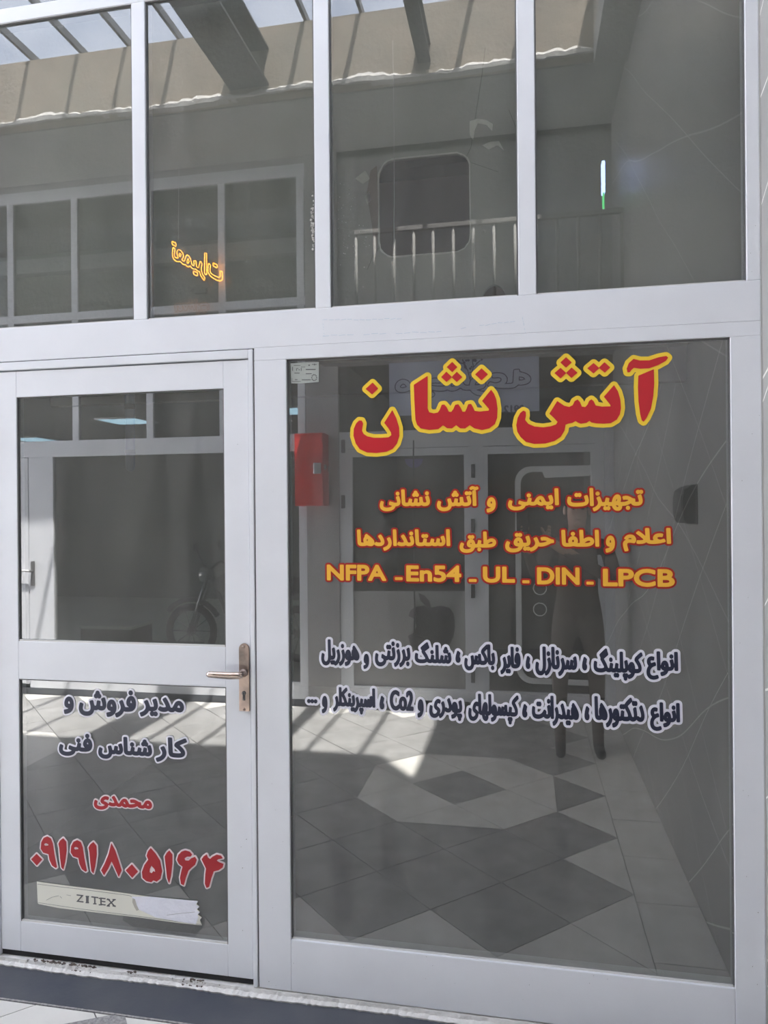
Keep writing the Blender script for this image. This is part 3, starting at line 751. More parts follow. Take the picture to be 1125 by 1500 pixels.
# shop on the left
for x0, x1 in ((-1.862, -1.788), (-4.445, -4.195), (-5.60, -5.45)): og('post', x0, x1, 0.055, 2.165)
for x0, x1 in ((-4.195, -1.862), (-7.5, -5.60)): og('bottom_rail', x0, x1, 0.055, 0.20)
for x in (-7.0, -6.2, -5.35, -4.62, -3.965, -3.235, -2.545, -1.835): og('mullion', x - 0.032, x + 0.032, 2.31, 4.60, -W - .046, -W - .006)
og('upper_rail', XL, pil[0], 3.40, 3.47); og('upper_rail', XL, pil[0], 4.50, 4.60)
og('head_band', XL, XR, 4.60, 4.665, m='concrete')
o = empty('door_2', (-5.0, -W, 0), label='white framed glass door of the shop across the corridor', kind='structure')
for a in ((-5.44, -5.36, .09, 2.16), (-4.56, -4.45, .09, 2.16), (-5.36, -4.56, .09, .2), (-5.36, -4.56, 2.07, 2.16), (-5.36, -4.56, 1.0, 1.09)):
    box('stile' if a[3] - a[2] > 1 else 'rail', a[0], a[1], -W - 0.045, -W + 0.004, a[2], a[3], M['white'], o, 0.002)
pane('glass_pane', -5.36, -4.56, -W - 0.02, 0.2, 1.0, o, 'shopglass', sgn=-1); pane('glass_pane', -5.36, -4.56, -W - 0.02, 1.09, 2.07, o, 'shopglass', sgn=-1)
hpx = mx(49, 840)
box('handle_plate', hpx - .02, hpx + .02, -W + 0.004, -W + 0.012, mz(49, 858), mz(49, 822), M['inkgrey'], o, 0.003)
tube('lever', [(hpx, -W + .05, mz(49, 836)), (hpx - .14, -W + .05, mz(49, 835))], 0.011, M['ceramic'], o)
bm = bmesh.new(); lathe(bm, (hpx, -W + .012, mz(49, 836)), [(.012, 0), (.010, .045)], 12, 'y'); bmo('lever_neck', bm, M['inkgrey'], o, True)
n = 10
def opane(x0, x1, z0, z1, num):
    e = empty('window_%d' % num, ((x0 + x1) / 2, -W - .02, z0), kind='structure'); pane('pane', x0, x1, -W - 0.02, z0, z1, e, 'shopglass', sgn=-1)
for x0, x1, z0, z1 in ((-4.195, -1.862, .2, 2.165), (-7.5, -5.6, .2, 2.165), (XL, pil[0], 2.31, 3.40), (XL, pil[0], 3.47, 4.50), (pil[1], XR, 2.31, 2.86)):
    opane(x0, x1, z0, z1, n); n += 1
# shop on the right: pair of glazed doors
xa0, xa1 = mx(496), mx(510); xb0, xb1 = mx(686), mx(708); xc0 = mx(872)
for x0, x1 in ((pil[1], xa1), (xb0, xb1), (xc0, XR)): og('post', x0, x1, 0.055, 2.165)
def leaf(n_, x0, x1, label):
    e = empty('door_%d' % n_, (x0, -W, 0.08), label=label, kind='structure')
    for a in ((x0, x0 + .035, .09, 2.16), (x1 - .035, x1, .09, 2.16)): box('stile', a[0], a[1], -W - .045, -W, a[2], a[3], M['white'], e, .002)
    for a in ((.09, .19), (2.10, 2.16)): box('rail', x0 + .035, x1 - .035, -W - .045, -W, a[0], a[1], M['white'], e, .002)
    pane('glass_pane', x0 + .035, x1 - .035, -W - .02, .19, 2.10, e, 'shopglass', sgn=-1); return e
d3 = leaf(3, xa1, xb0, 'left glazed door of the phone shop across the corridor, with the dark apple decal')
d4 = leaf(4, xb1, xc0, 'right glazed door of the phone shop across the corridor, with the phone outline decal')
for par, px, ys in ((d3, 503, (654, 735)), (d4, 693, (690, 770, 866, 990))):
    for y in ys:
        box('hinge', mx(px, y) - .016, mx(px, y) + .016, -W + .0, -W + .014, mz(px, y) - .055, mz(px, y) + .055, M['steel'], par, .003)
# decals on the phone shop doors
def mloops(pts, Y): return [[(mx(a, b, Y), mz(a, b, Y)) for a, b in pts]]
YD = W - 0.006 + 0.03
fillpolys('frosted_panel', mloops([(516, 866), (681, 866), (681, 1016), (516, 1012)], W), -W - .013, mat('frosted_film', (0.34, 0.34, 0.33), .8), d3)
apple = [(609, 890), (620, 888), (632, 891), (645, 888), (658, 891), (664, 900), (666, 918), (663, 934), (654, 950), (643, 956), (634, 953), (625, 956), (612, 955), (602, 945), (598, 932), (606, 928), (611, 918), (607, 906), (599, 902), (602, 894)]
fillpolys('apple_decal', grow(mloops(apple, W), 0.004, 0.004, 0.0008), -W - .011, M['darkvinyl'], d3)
fillpolys('leaf_decal', mloops([(613, 869), (622, 873), (629, 881), (631, 890), (622, 887), (615, 879)], W), -W - .011, M['darkvinyl'], d3)
tp = [(mx(606, 645) , -W + .012, mz(606, 645)), (mx(606, 800), -W + .012, mz(606, 800)), (mx(608, 905), -W + .012, mz(608, 905)), (mx(607, 930), -W + .012, mz(607, 930)), (mx(622, 934), -W + .012, mz(622, 934))]
tube('cable', tp, .006, M['blackplastic'], d3)
def ringpoly(x0, x1, y0, y1, r, t, py=None):
    a = rrect(mx(x0, y0), mx(x1, y0), mz(830, y1), mz(830, y0), r, 8); b = rrect(mx(x0, y0) + t, mx(x1, y0) - t, mz(830, y1) + t, mz(830, y0) - t, r - t * .7, 8)
    return [a, b]
phone = ringpoly(754, 906, 682, 1004, .125, .045)
phone = [[(min(max(p[0], xb1 + .036), xc0 - .036), p[1]) for p in l] for l in phone]
fillpolys('phone_outline_decal', phone, -W - .012, M['greyvinyl'], d4)
fillpolys('phone_notch_decal', mloops([(793, 688), (868, 685), (864, 697), (798, 700)], W), -W - .0105, M['greyvinyl'], d4)
for (cxp, cyp) in ((791, 862), (791, 893)):
    c = mirror_at(cxp, cyp, W); R_ = .055
    fillpolys('ring_decal', [[(c.x + R_ * math.cos(a), c.z + R_ * math.sin(a)) for a in [i * .314 for i in range(20)]], [(c.x + (R_ - .008) * math.cos(a), c.z + (R_ - .008) * math.sin(a)) for a in [i * .314 for i in range(20)]]], -W - .012, M['greyvinyl'], d4)
c = mirror_at(606, 672, W)
fillpolys('round_decal', [[(c.x + .075 * math.cos(a), c.z + .075 * math.sin(a)) for a in [i * math.pi / 12 + math.pi for i in range(13)]]], -W - .011, M['purple'], d3)
# banner over the doors (its letters face the corridor, so the glass shows them reversed)
bn = empty('hanging_banner', (mx(680, 600), -W + .05, mz(680, 605)), label='pale blue banner with blocky dark letters above the phone shop doors', cat='banner')
bx0, bx1, bz0, bz1 = mx(572, 600), mx(790, 600), mz(680, 607), 2.858
box('banner_sheet', bx0, bx1, -W + .045, -W + .055, bz0, bz1, M['banner'], bn, .002)
def mword(s, x0, x1, z0, z1, w, rtl=True):
    L = glyphs(s, rtl); xs = [p[0] for l in L for p in l]; ys = [p[1] for l in L for p in l]; a, b, c_, d = min(xs), max(xs), min(ys), max(ys)
    return [[(x1 - w - (p[0] - a) / (b - a) * (x1 - x0 - 2 * w), z0 + w + (p[1] - c_) / (d - c_) * (z1 - z0 - 2 * w)) for p in l] for l in L]
L = mword('مجموعه', mx(580, 560), mx(778, 560), mz(680, 584), mz(680, 546), .012)
g1 = grow(L, .014, .004, .0008); g2 = grow(L, .006, .004, .0008)
fillpolys('lettering', g1 + g2, -W + .0565, M['bannerink'], bn)
fillpolys('phone_number', grow(mword('0912', mx(738, 600), mx(768, 600), mz(750, 606), mz(750, 595), .002, False), .003, .003, .0008), -W + .0565, M['bannerink'], bn)
bm = bmesh.new()
for pts in ([(690, 560), (686, 545), (680, 535)], [(690, 556), (694, 540), (704, 530)], [(686, 545), (678, 528)], [(694, 540), (692, 524)], [(688, 548), (700, 545)], [(680, 535), (670, 532)]):
    addtube(bm, [(mx(a, b), -W + .057, mz(a, b)) for a, b in pts], .004, 4)
for i in range(18):
    c = mirror_at(random.uniform(668, 708), random.uniform(518, 542), W); r = random.uniform(.006, .014)
    f = [bm.verts.new((c.x + r * math.cos(k), -W + .058, min(c.z, 2.85) + r * math.sin(k))) for k in (0, 1.05, 2.1, 3.14, 4.2, 5.2)]; bm.faces.new(f)
tag(bmo('branch_print', bm, M['bannerink'], bn), kind='stuff')
# gallery slab with its railing
GY = 2.65
S('trim_7', -1.62, XR, -W, -GY, 2.86, 2.98, 'concrete', 'gallery slab above the phone shop doors')
rl = empty('gallery_railing', (-0.3, -GY - .03, 2.98), label='pale steel railing of upright bars on the gallery across the corridor', cat='railing')
ry = -GY - 0.03
rX = [mx(p, 340, GY + .03) for p in (521.5, 548.7, 577, 606, 634.3, 663.9, 693.5, 723.6, 754.3, 785, 815.8, 847.1, 878.4, 911)]
for x in rX:
    tube('baluster', [(x, ry, 2.98), (x, ry, 3.63)], 0.011, M['railpaint'], rl, 8)
box('handrail', rX[0] - .012, rX[-1] + .012, ry - .016, ry + .016, 3.625, 3.657, M['railpaint'], rl, .003)
box('bottom_rail', rX[0] - .012, rX[-1] + .012, ry - .012, ry + .012, 3.05, 3.075, M['railpaint'], rl, .003)
S('wall_gallery', pil[1], XR, -W - .1, -W, 2.98, 4.66, 'soffit')
c = mirror_at(884, 235, 2.9); d_ = mirror_at(886, 310, 2.9)
ls = empty('led_sign', (c.x, -2.9, d_.z), label='thin upright blue and green lit sign on the gallery', cat='sign')
zt, zb, xx = c.z, d_.z, c.x
box('sign_blue', xx - .011, xx + .011, -2.96, -2.9, zb + (zt - zb) * .38, zt, M['ledblue'], ls, .002); box('sign_green', xx - .005, xx + .005, -2.96, -2.9, zb, zb + (zt - zb) * .38, M['ledgreen'], ls, .001)
box('sign_bracket', xx - .006, XR, -2.94, -2.92, zb, zb + .03, M['steel'], ls, .001)
# rooms behind the opposite fronts
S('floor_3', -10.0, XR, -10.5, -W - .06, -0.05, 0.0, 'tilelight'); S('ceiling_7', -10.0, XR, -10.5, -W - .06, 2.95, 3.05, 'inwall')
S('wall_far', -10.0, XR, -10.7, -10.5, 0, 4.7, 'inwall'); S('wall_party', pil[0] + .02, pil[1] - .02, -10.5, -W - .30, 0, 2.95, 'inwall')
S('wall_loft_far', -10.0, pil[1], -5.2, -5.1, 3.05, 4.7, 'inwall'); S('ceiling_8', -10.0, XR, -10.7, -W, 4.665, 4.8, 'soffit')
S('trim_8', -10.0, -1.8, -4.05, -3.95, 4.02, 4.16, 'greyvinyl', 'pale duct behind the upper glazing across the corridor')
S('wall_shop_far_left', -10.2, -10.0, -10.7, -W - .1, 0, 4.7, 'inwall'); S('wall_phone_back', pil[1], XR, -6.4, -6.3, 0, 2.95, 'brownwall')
for k, (x, y) in enumerate(((-5.4, -6.8), (-8.25, -8.6), (-2.78, -6.4), (-4.2, -9.2), (-7.0, -5.2))):
    o = empty('ceiling_light', (x, y, 2.95), label=['square lit ceiling panel behind the transom, right of the hanging tube', 'square lit ceiling panel deepest in the left shop', 'square lit ceiling panel beside the red cabinet', 'square ceiling panel at the back of the left shop', 'square ceiling panel nearest the far end of the left shop'][k], cat='ceiling light', group='lit panels in the opposite shop ceiling')
    bm = bmesh.new()
    for q in ((-.31, .31, -.31, -.295), (-.31, .31, .295, .31), (-.31, -.295, -.295, .295), (.295, .31, -.295, .295)): addbox(bm, x + q[0], x + q[1], y + q[2], y + q[3], 2.925, 2.949)
    tag(bmo('panel_frame', bm, M['ceramic'], o)); box('diffuser', x - .295, x + .295, y - .295, y + .295, 2.93, 2.949, M['led'], o, 0)
# neon sign in the left shop's upper window
YN = W - .06
def neonword(s, x0, x1, y0, y1, w, shear, m, name, label, r, flipz=False):
    X0, X1, Z1, Z0 = mx(x0, 400, YN), mx(x1, 400, YN), mz(290, y0, YN), mz(290, y1, YN)
    L = mword(s, X0, X1, Z0, Z1, w)
    if flipz: L = [[(p[0], Z0 + Z1 - p[1]) for p in l] for l in L]
    g = grow(L, w, .004, .0015)
    root = empty(name, ((X0 + X1) / 2, -YN, Z0), label=label, cat='neon sign')
    for l in g:
        bm = bmesh.new(); P = [(p[0], -YN, p[1] - shear * (p[0] - X0)) for p in l]; P.append(P[0]); addtube(bm, P, r, 5); bmo('neon_tube', bm, m, root)
    return root
nr = neonword('تعمیرات', 252, 326, 345, 386, .0045, .50, M['neon'], 'neon_sign', 'orange neon lettering hanging in the upper window across the corridor', .0036)
nr2 = neonword('تعمیرات', 255, 306, 436, 462, .006, .05, M['neonrefl'], 'neon_sign', 'dim flipped copy below the orange neon, standing in for its reflection', .003, True)  # glowing flipped copy put in as the neon's reflection, no second sign
x = mx(295, 425, YN); z = mz(295, 425, YN)
bm = bmesh.new(); addbox(bm, x - .06, x + .05, -YN - .02, -YN + .02, z - .03, z + .01, .004); addtube(bm, [(x + .04, -YN, z), (x + .07, -YN, z + .04), (x + .06, -YN, z + .1)], .006, 6); addtube(bm, [(x - .05, -YN, z - .01), (x - .1, -YN, z - .0), (x - .04, -YN, z + .06)], .005, 6)
bmo('transformer', bm, M['blackplastic'], nr)
tube('hanging_wire', [(x - .2, -YN, 4.66), (x - .21, -YN, z + .45)], .003, M['oldwhite'], nr)
# fire hose cabinet on the pillar
fx0, fx1 = mx(431, 690, 3.30), mx(473, 690, 3.30); fz0, fz1 = mz(452, 741, 3.30), mz(452, 634, 3.30)
fc = empty('fire_cabinet', ((fx0 + fx1) / 2, -3.3, fz0), label='red steel fire hose cabinet on the pillar across the corridor', cat='cabinet')
box('body', fx0, fx1, -W + .0, -3.312, fz0, fz1, M['redpaint'], fc, .004)
cd = box('door', fx0 + .004, fx1 - .004, -3.31, -3.298, fz0 + .006, fz1 - .006, M['redpaint'], fc, .004)
lx, lz = mx(465, 686, 3.3), mz(465, 686, 3.3)
bm = bmesh.new(); addbox(bm, lx - .033, lx + .033, -3.3, -3.288, lz - .045, lz + .045, .004); lathe(bm, (lx, -3.288, lz - .01), [(.02, 0), (.02, .006), (.012, .008)], 16, 'y'); o = bmo('lock_plate', bm, M['chrome'], fc); o.parent = cd
bm = bmesh.new(); addbox(bm, fx1 - .002, fx1 + .012, -3.36, -3.33, lz - .01, lz + .03, .002); addtube(bm, [(fx1 + .01, -3.345, lz + .01), (fx1 + .035, -3.345, lz + .02), (fx1 + .03, -3.345, lz - .03)], .004, 6); bmo('seal_wire', bm, M['chrome'], fc)
# intercom box on the marble wall
iv = empty('wall_dispenser', (XR, -0.90, 1.60), label='small black rounded box fixed to the marble wall right of the window', cat='wall box')
bm = bmesh.new(); prof = [(0, 1.583), (.040, 1.583), (.051, 1.598), (.056, 1.63), (.056, 1.69), (.050, 1.722), (.022, 1.740), (0, 1.740)]
ya, yb = -1.00, -0.80
a = [bm.verts.new((XR - p[0], ya, p[1])) for p in prof]; b = [bm.verts.new((XR - p[0], yb, p[1])) for p in prof]
bm.faces.new(a); bm.faces.new(b[::-1])
for i in range(len(prof)): j = (i + 1) % len(prof); bm.faces.new((a[i], a[j], b[j], b[i]))
bmo('housing', bm, M['blackplastic'], iv)
box('face_plate', XR - .060, XR - .050, -.985, -.815, 1.63, 1.70, M['darkvinyl'], iv, .003)
box('back_plate', XR - .006, XR, -1.01, -.79, 1.578, 1.745, M['ink'], iv, .002)
# wash basin inside the phone shop
bx, by = mx(527, 880, 4.05), -4.05
bx += 0.22
wb = empty('wash_basin', (bx, by, 0), label='white pedestal basin just inside the phone shop door', cat='basin')
bm = bmesh.new(); lathe(bm, (bx, by, 0), [(.13, 0.0), (.085, .05), (.075, .55), (.10, .72)], 20); bmo('pedestal', bm, M['ceramic'], wb, True)
bm = bmesh.new(); lathe(bm, (bx, by, .70), [(.09, 0), (.19, .05), (.225, .15), (.215, .165), (.18, .13), (.05, .06)], 24); bmo('bowl', bm, M['ceramic'], wb, True)
tube('tap', [(bx - .15, by - .05, .85), (bx - .15, by - .05, 1.0), (bx - .05, by, 1.02), (bx - .04, by, .98)], .014, M['chrome'], wb)
# motorbike and boxes in the left shop
def bike(ox, oy):
    r = empty('motorbike', (ox, oy, 0), label='dark parked motorbike behind the lower left of the window across the corridor', cat='motorbike')
    for wx in (0, 1.28):
        bm = bmesh.new(); P = [(ox + wx + .27 * math.cos(a), oy, .31 + .27 * math.sin(a)) for a in [i * math.pi / 14 for i in range(29)]]; addtube(bm, P, .042, 8, False); w_ = bmo('tyre', bm, M['tyre'], r, True)
        bm = bmesh.new(); lathe(bm, (ox + wx, oy - .03, .31), [(.05, 0), (.05, .06)], 14, 'y')
        for i in range(10):
            a = i * math.pi / 5; addtube(bm, [(ox + wx, oy, .31), (ox + wx + .25 * math.cos(a), oy, .31 + .25 * math.sin(a))], .005, 4)
        s_ = bmo('wheel_spokes', bm, M['chrome'], r); s_['kind'] = 'stuff'
    tube('fork', [(ox, oy - .06, .31), (ox + .24, oy - .06, .98)], .02, M['chrome'], r); tube('fork', [(ox, oy + .06, .31), (ox + .24, oy + .06, .98)], .02, M['chrome'], r)
    tube('handlebar', [(ox + .34, oy - .36, 1.06), (ox + .26, oy - .2, 1.08), (ox + .22, oy, 1.0), (ox + .26, oy + .2, 1.08), (ox + .34, oy + .36, 1.06)], .014, M['blackplastic'], r)
    tube('frame', [(ox + .26, oy, .92), (ox + .45, oy, .45), (ox + .85, oy, .38), (ox + 1.28, oy, .31)], .025, M['blackplastic'], r)
    bm = bmesh.new(); addtube(bm, [(ox + .30, oy, .84), (ox + .42, oy, .86), (ox + .6, oy, .83), (ox + .74, oy, .76)], [.06, .13, .13, .07], 12); bmo('fuel_tank', bm, M['bike'], r, True)
    bm = bmesh.new(); addtube(bm, [(ox + .70, oy, .80), (ox + .9, oy, .78), (ox + 1.2, oy, .84), (ox + 1.42, oy, .86)], [.07, .11, .11, .05], 10); bmo('seat', bm, M['blackplastic'], r, True)
    bm = bmesh.new(); addbox(bm, ox + .48, ox + .82, oy - .12, oy + .12, .30, .60, .05); bmo('engine', bm, M['steel'], r)
    bm = bmesh.new(); lathe(bm, (ox + .10, oy, .95), [(.02, 0), (.08, .03), (.085, .12), (.05, .16)], 18, 'x'); bmo('headlamp', bm, M['chrome'], r, True)
    bm = bmesh.new(); addtube(bm, [(ox + .36 * math.cos(a), oy, .31 + .36 * math.sin(a)) for a in [.5 + i * .28 for i in range(8)]], .03, 6); bmo('mudguard', bm, M['bike'], r, True)
    for sy_ in (-.28, .28):
        bm = bmesh.new(); addtube(bm, [(ox + .28, oy + sy_, 1.08), (ox + .22, oy + sy_ * 1.1, 1.25)], .006, 5); lathe(bm, (ox + .2, oy + sy_ * 1.1, 1.27), [(.05, 0), (.055, .012), (.04, .02)], 14, 'x'); bmo('mirror', bm, M['blackplastic'], r)
bike(mx(262, 900, 4.9), -5.2)
x0, x1 = mx(118, 930, 3.95), mx(192, 930, 3.95); zt = mz(160, 922, 3.95)
cb = empty('cardboard_box', ((x0 + x1) / 2, -4.1, zt - .2), label='grey box with a pale lid low in the left shop window', cat='box')
box('carton', x0, x1, -4.35, -3.95, zt - .20, zt, M['card'], cb, .004); box('lid', x0 - .01, x1 + .01, -4.36, -3.94, zt + .001, zt + .03, M['cardtop'], cb, .003)
ct = empty('low_table', ((x0 + x1) / 2, -4.1, 0), label='plain low table under the grey box', cat='table')
box('table_top', x0 - .15, x1 + .5, -4.5, -3.85, zt - .235, zt - .2, M['card'], ct, .004)
for a in (x0 - .1, x1 + .45):
    for b in (-4.45, -3.9): box('leg', a - .02, a + .02, b - .02, b + .02, 0, zt - .235, M['steel'], ct, .002)


# ================================================================== THE PHOTOGRAPHER, standing behind the camera (a dim reflection in the window)
def skin_mesh(V, E, levels=2):
    me = bpy.data.meshes.new('s'); me.from_pydata([v[:3] for v in V], E, []); o = bpy.data.objects.new('s', me); COL.objects.link(o)
    o.modifiers.new('k', 'SKIN'); sm = o.modifiers.new('u', 'SUBSURF'); sm.levels = levels
    for i, v in enumerate(V):
        rr = v[3]; me.skin_vertices[0].data[i].radius = rr if isinstance(rr, tuple) else (rr, rr)
    me.skin_vertices[0].data[0].use_root = True
    dg = bpy.context.evaluated_depsgraph_get(); out = bpy.data.meshes.new_from_object(o.evaluated_get(dg))
    bpy.data.objects.remove(o); bpy.data.meshes.remove(me); return out
def person():
    ox, oy = 0.36, -2.66
    root = empty('person', (ox, oy, 0), label='person in dark brown clothes holding up a phone, faintly reflected in the window', cat='person')
    V = [(0, 0, .93, (.15, .10)), (0, .005, 1.10, (.135, .095)), (0, .01, 1.27, (.155, .105)), (0, .0, 1.40, (.12, .085)), (0, .01, 1.49, .055), (0, .02, 1.56, .065), (0, .03, 1.655, (.075, .092)), (0, .02, 1.715, (.06, .07)),
         (-.10, 0, .86, .088), (-.12, .02, .49, .058), (-.12, -.01, .12, .040), (-.12, .03, .045, .038), (-.125, .15, .030, .034),
         (.10, 0, .86, .088), (.12, .01, .49, .058), (.13, -.02, .12, .040), (.13, .02, .045, .038), (.14, .14, .030, .034),
         (-.19, .0, 1.395, .058), (-.27, .10, 1.19, .045), (-.345, .255, 1.42, .032), (-.352, .285, 1.475, .026),
         (.19, .0, 1.395, .058), (.235, .14, 1.17, .045), (-.17, .285, 1.43, .032), (-.215, .29, 1.465, .026)]
    E_ = [(0, 1), (1, 2), (2, 3), (3, 4), (4, 5), (5, 6), (6, 7), (0, 8), (8, 9), (9, 10), (10, 11), (11, 12), (0, 13), (13, 14), (14, 15), (15, 16), (16, 17), (3, 18), (18, 19), (19, 20), (20, 21), (3, 22), (22, 23), (23, 24), (24, 25)]
    me = skin_mesh(V, E_); me.transform(Matrix.Translation((ox, oy, 0)))
    bm = bmesh.new(); bm.from_mesh(me); bpy.data.meshes.remove(me)
    for f in bm.faces:
        c = f.calc_center_median(); c = (c.x - ox, c.y - oy, c.z)
        hand = (c[1] > .235 and c[2] > 1.36)
        f.material_index = 0 if (c[2] > 1.47 and abs(c[0]) < .12) or hand else (3 if c[2] < .085 else (2 if c[2] < .95 else 1))
    def add(mesh):
        mesh.transform(Matrix.Translation((ox, oy, 0))); b2 = bmesh.new(); b2.from_mesh(mesh); n0 = len(bm.faces)
        b2.to_mesh(mesh); bm.from_mesh(mesh); b2.free(); bm.faces.ensure_lookup_table()
        for f in bm.faces[n0:]: f.material_index = 0
        bpy.data.meshes.remove(mesh)
    # fingers curl round the two edges of the phone, thumbs on its back
    for sx, bx_ in ((1, -.352), (-1, -.215)):
        for k, L in enumerate((.062, .068, .064, .052)):
            z = 1.535 - k * .021
            add(skin_mesh([(bx_ + sx * 0.0, .290, 1.485 - k * .004, .011), (bx_ - sx * .028, .318, z, .0095), (bx_ - sx * .020, .336, z + .003, .0085), (bx_ - sx * .010, .352, z + .004, .007)], [(0, 1), (1, 2), (2, 3)], 1))
        add(skin_mesh([(bx_, .285, 1.47, .012), (bx_ + sx * .014, .305, 1.505, .011), (bx_ + sx * .030, .318, 1.535, .0095)], [(0, 1), (1, 2)], 1))
    # face: nose, ears, brow, lips
    for (cx_, cy_, cz_, rx_, ry_, rz_) in ((0, .125, 1.640, .014, .020, .024), (-.080, .025, 1.64, .012, .020, .032), (.080, .025, 1.64, .012, .020, .032), (0, .108, 1.585, .026, .012, .010), (0, .085, 1.548, .034, .03, .022)):
        n0 = len(bm.faces)
        bmesh.ops.create_uvsphere(bm, u_segments=12, v_segments=8, radius=1.0, matrix=Matrix.Translation((ox + cx_, oy + cy_, cz_)) @ Matrix.Diagonal((rx_, ry_, rz_, 1)))
        bm.faces.ensure_lookup_table()
        for f in bm.faces[n0:]: f.material_index = 0
    body = bmo('body', bm, [M['skin'], M['cloth'], M['trouser'], M['blackplastic']], root, True)
    bm = bmesh.new()
    for sx in (-1, 1): bmesh.ops.create_uvsphere(bm, u_segments=10, v_segments=6, radius=.012, matrix=Matrix.Translation((ox + sx * .031, oy + .103, 1.655)))
    tag(bmo('eyes', bm, M['ink'], root, True), kind='stuff')
    bm = bmesh.new(); bmesh.ops.create_uvsphere(bm, u_segments=20, v_segments=14, radius=1, matrix=Matrix.Translation((ox, oy + .005, 1.69)) @ Matrix.Diagonal((.088, .105, .085, 1)))
    bmesh.ops.delete(bm, geom=[v for v in bm.verts if v.co.z < 1.655 - .25 * (oy + .02 - v.co.y) * 0 and v.co.y > oy - .01], context='VERTS')
    bmo('hair', bm, M['hair'], root, True)
    ph = tag(box('phone', -.037, .037, -2.322, -2.312, 1.505, 1.662, M['blackplastic'], None, .003), 'black phone held up in both hands at the camera position', 'phone')
person()

# ================================================================== LETTERING ON THE GLASS
def title():
    red = [
     [(210, 228), (240, 260), (207, 291), (173, 262)],
     [(318, 380), (340, 425), (355, 475), (356, 520), (344, 560), (320, 590), (285, 606), (230, 613), (180, 610), (140, 592), (118, 560), (106, 520), (108, 480), (120, 452), (136, 436), (150, 437), (157, 452), (153, 475), (151, 492), (160, 510), (180, 523), (215, 531), (260, 531), (298, 528), (314, 516), (312, 500), (296, 475), (275, 448)],
     [(511, 192), (437, 240), (440, 320), (446, 430), (455, 458), (475, 478), (520, 486), (570, 482), (596, 460), (620, 477), (645, 478), (668, 459), (692, 478), (718, 478), (743, 459), (770, 478), (810, 487), (850, 478), (880, 455), (893, 420), (895, 370), (888, 320), (875, 288), (860, 268), (812, 328), (850, 372), (848, 382), (800, 387), (770, 384), (760, 362), (750, 345), (735, 347), (727, 370), (718, 388), (703, 388), (692, 365), (680, 347), (664, 350), (653, 375), (642, 389), (628, 388), (617, 365), (603, 348), (590, 350), (579, 378), (568, 393), (545, 397), (520, 391), (511, 370)],
     [(647, 115), (674, 142), (647, 169), (618, 142)], [(615, 169), (644, 197), (616, 223), (587, 197)], [(672, 169), (701, 197), (672, 223), (645, 197)],
     [(808, 150), (842, 182), (808, 214), (774, 182)]]
    L = [crop2px(p, 490, 500, 3.75) for p in red]
    red2 = [
     [(334, 89), (364, 117), (334, 144), (304, 117)], [(304, 148), (334, 175), (304, 203), (272, 175)], [(365, 146), (396, 173), (364, 201), (335, 174)],
     [(485, 121), (516, 148), (485, 176), (452, 149)], [(545, 117), (576, 144), (547, 172), (515, 146)],
     [(597, 243), (618, 275), (631, 320), (635, 365), (629, 400), (612, 430), (580, 449), (540, 452), (500, 450), (475, 446), (463, 436), (445, 448), (415, 452), (398, 445), (387, 437), (370, 447), (345, 452), (330, 458), (325, 490), (305, 524), (270, 547), (220, 561), (160, 563), (115, 552), (85, 525), (67, 495), (62, 460), (69, 422), (84, 394), (100, 382), (112, 388), (113, 410), (108, 432), (125, 454), (160, 469), (210, 474), (250, 468), (280, 458), (289, 443), (270, 422), (244, 398), (286, 330), (325, 356), (352, 362), (372, 352), (382, 330), (397, 321), (410, 335), (420, 360), (440, 363), (453, 348), (462, 328), (473, 320), (485, 330), (496, 354), (530, 360), (580, 359), (578, 348), (543, 305)],
     [(815, 155), (732, 190), (730, 250), (733, 330), (742, 400), (751, 434), (760, 441), (775, 420), (799, 370), (812, 300), (817, 230)],
     [(705, 98), (740, 107), (790, 107), (840, 90), (883, 82), (893, 90), (880, 108), (840, 130), (790, 148), (740, 150), (706, 145), (691, 158), (683, 170), (672, 170), (668, 150), (680, 120)]]
    L += [crop2px(p, 740, 500, 3.75) for p in red2]
    root = empty('shop_title_lettering', (L[0][0][0], .011, L[1][0][1]), label='largest lettering, red with a thick yellow border, top of the window', cat='sign lettering')
    allx = []
    for l in L:
        g = grow([l], 0.0006, .0012, .0003); fillpolys('letter', g, .0088, M['red'], root)
    first, second = L[:7], L[7:]
    for part_ in (L[:2], L[2:7], L[7:13], L[13:]):
        pass
    fillpolys('border', grow(L, 0.0128, .0016, .0004), .0100, M['yellow'], root)
title()
def line(name, label, specs, fill, edge, w, ew):
    lettering(name, label, [word(s, a, b, c, d, w, rtl) for (s, a, b, c, d, rtl) in specs], fill, edge, ew, w)
line('slogan_lettering', 'first small amber line below the big red title', [('نشانی', 556.3, 629.9, 716.7, 748.7, 1), ('آتش', 639.9, 701.3, 712.4, 748.7, 1), ('و', 712.6, 726.3, 728.4, 750.8, 1), ('ایمنی', 744, 818.7, 715.6, 747.6, 1), ('تجهیزات', 830.6, 942.2, 714.4, 748.9, 1)], M['amber'], M['crimson'], .0032, .0058)
line('slogan_lettering', 'second small amber line, just above the Latin letters', [('استانداردها', 523.2, 659.7, 775.3, 806.9, 1), ('طبق', 673.2, 726.9, 778.5, 809.9, 1), ('حریق', 739.9, 811.6, 780.4, 809.2, 1), ('اطفا', 822.2, 877.7, 776, 800.9, 1), ('و', 886.7, 900.7, 784.4, 809.6, 1), ('اعلام', 912.2, 982.9, 773.3, 807.8, 1)], M['amber'], M['crimson'], .0032, .0058)
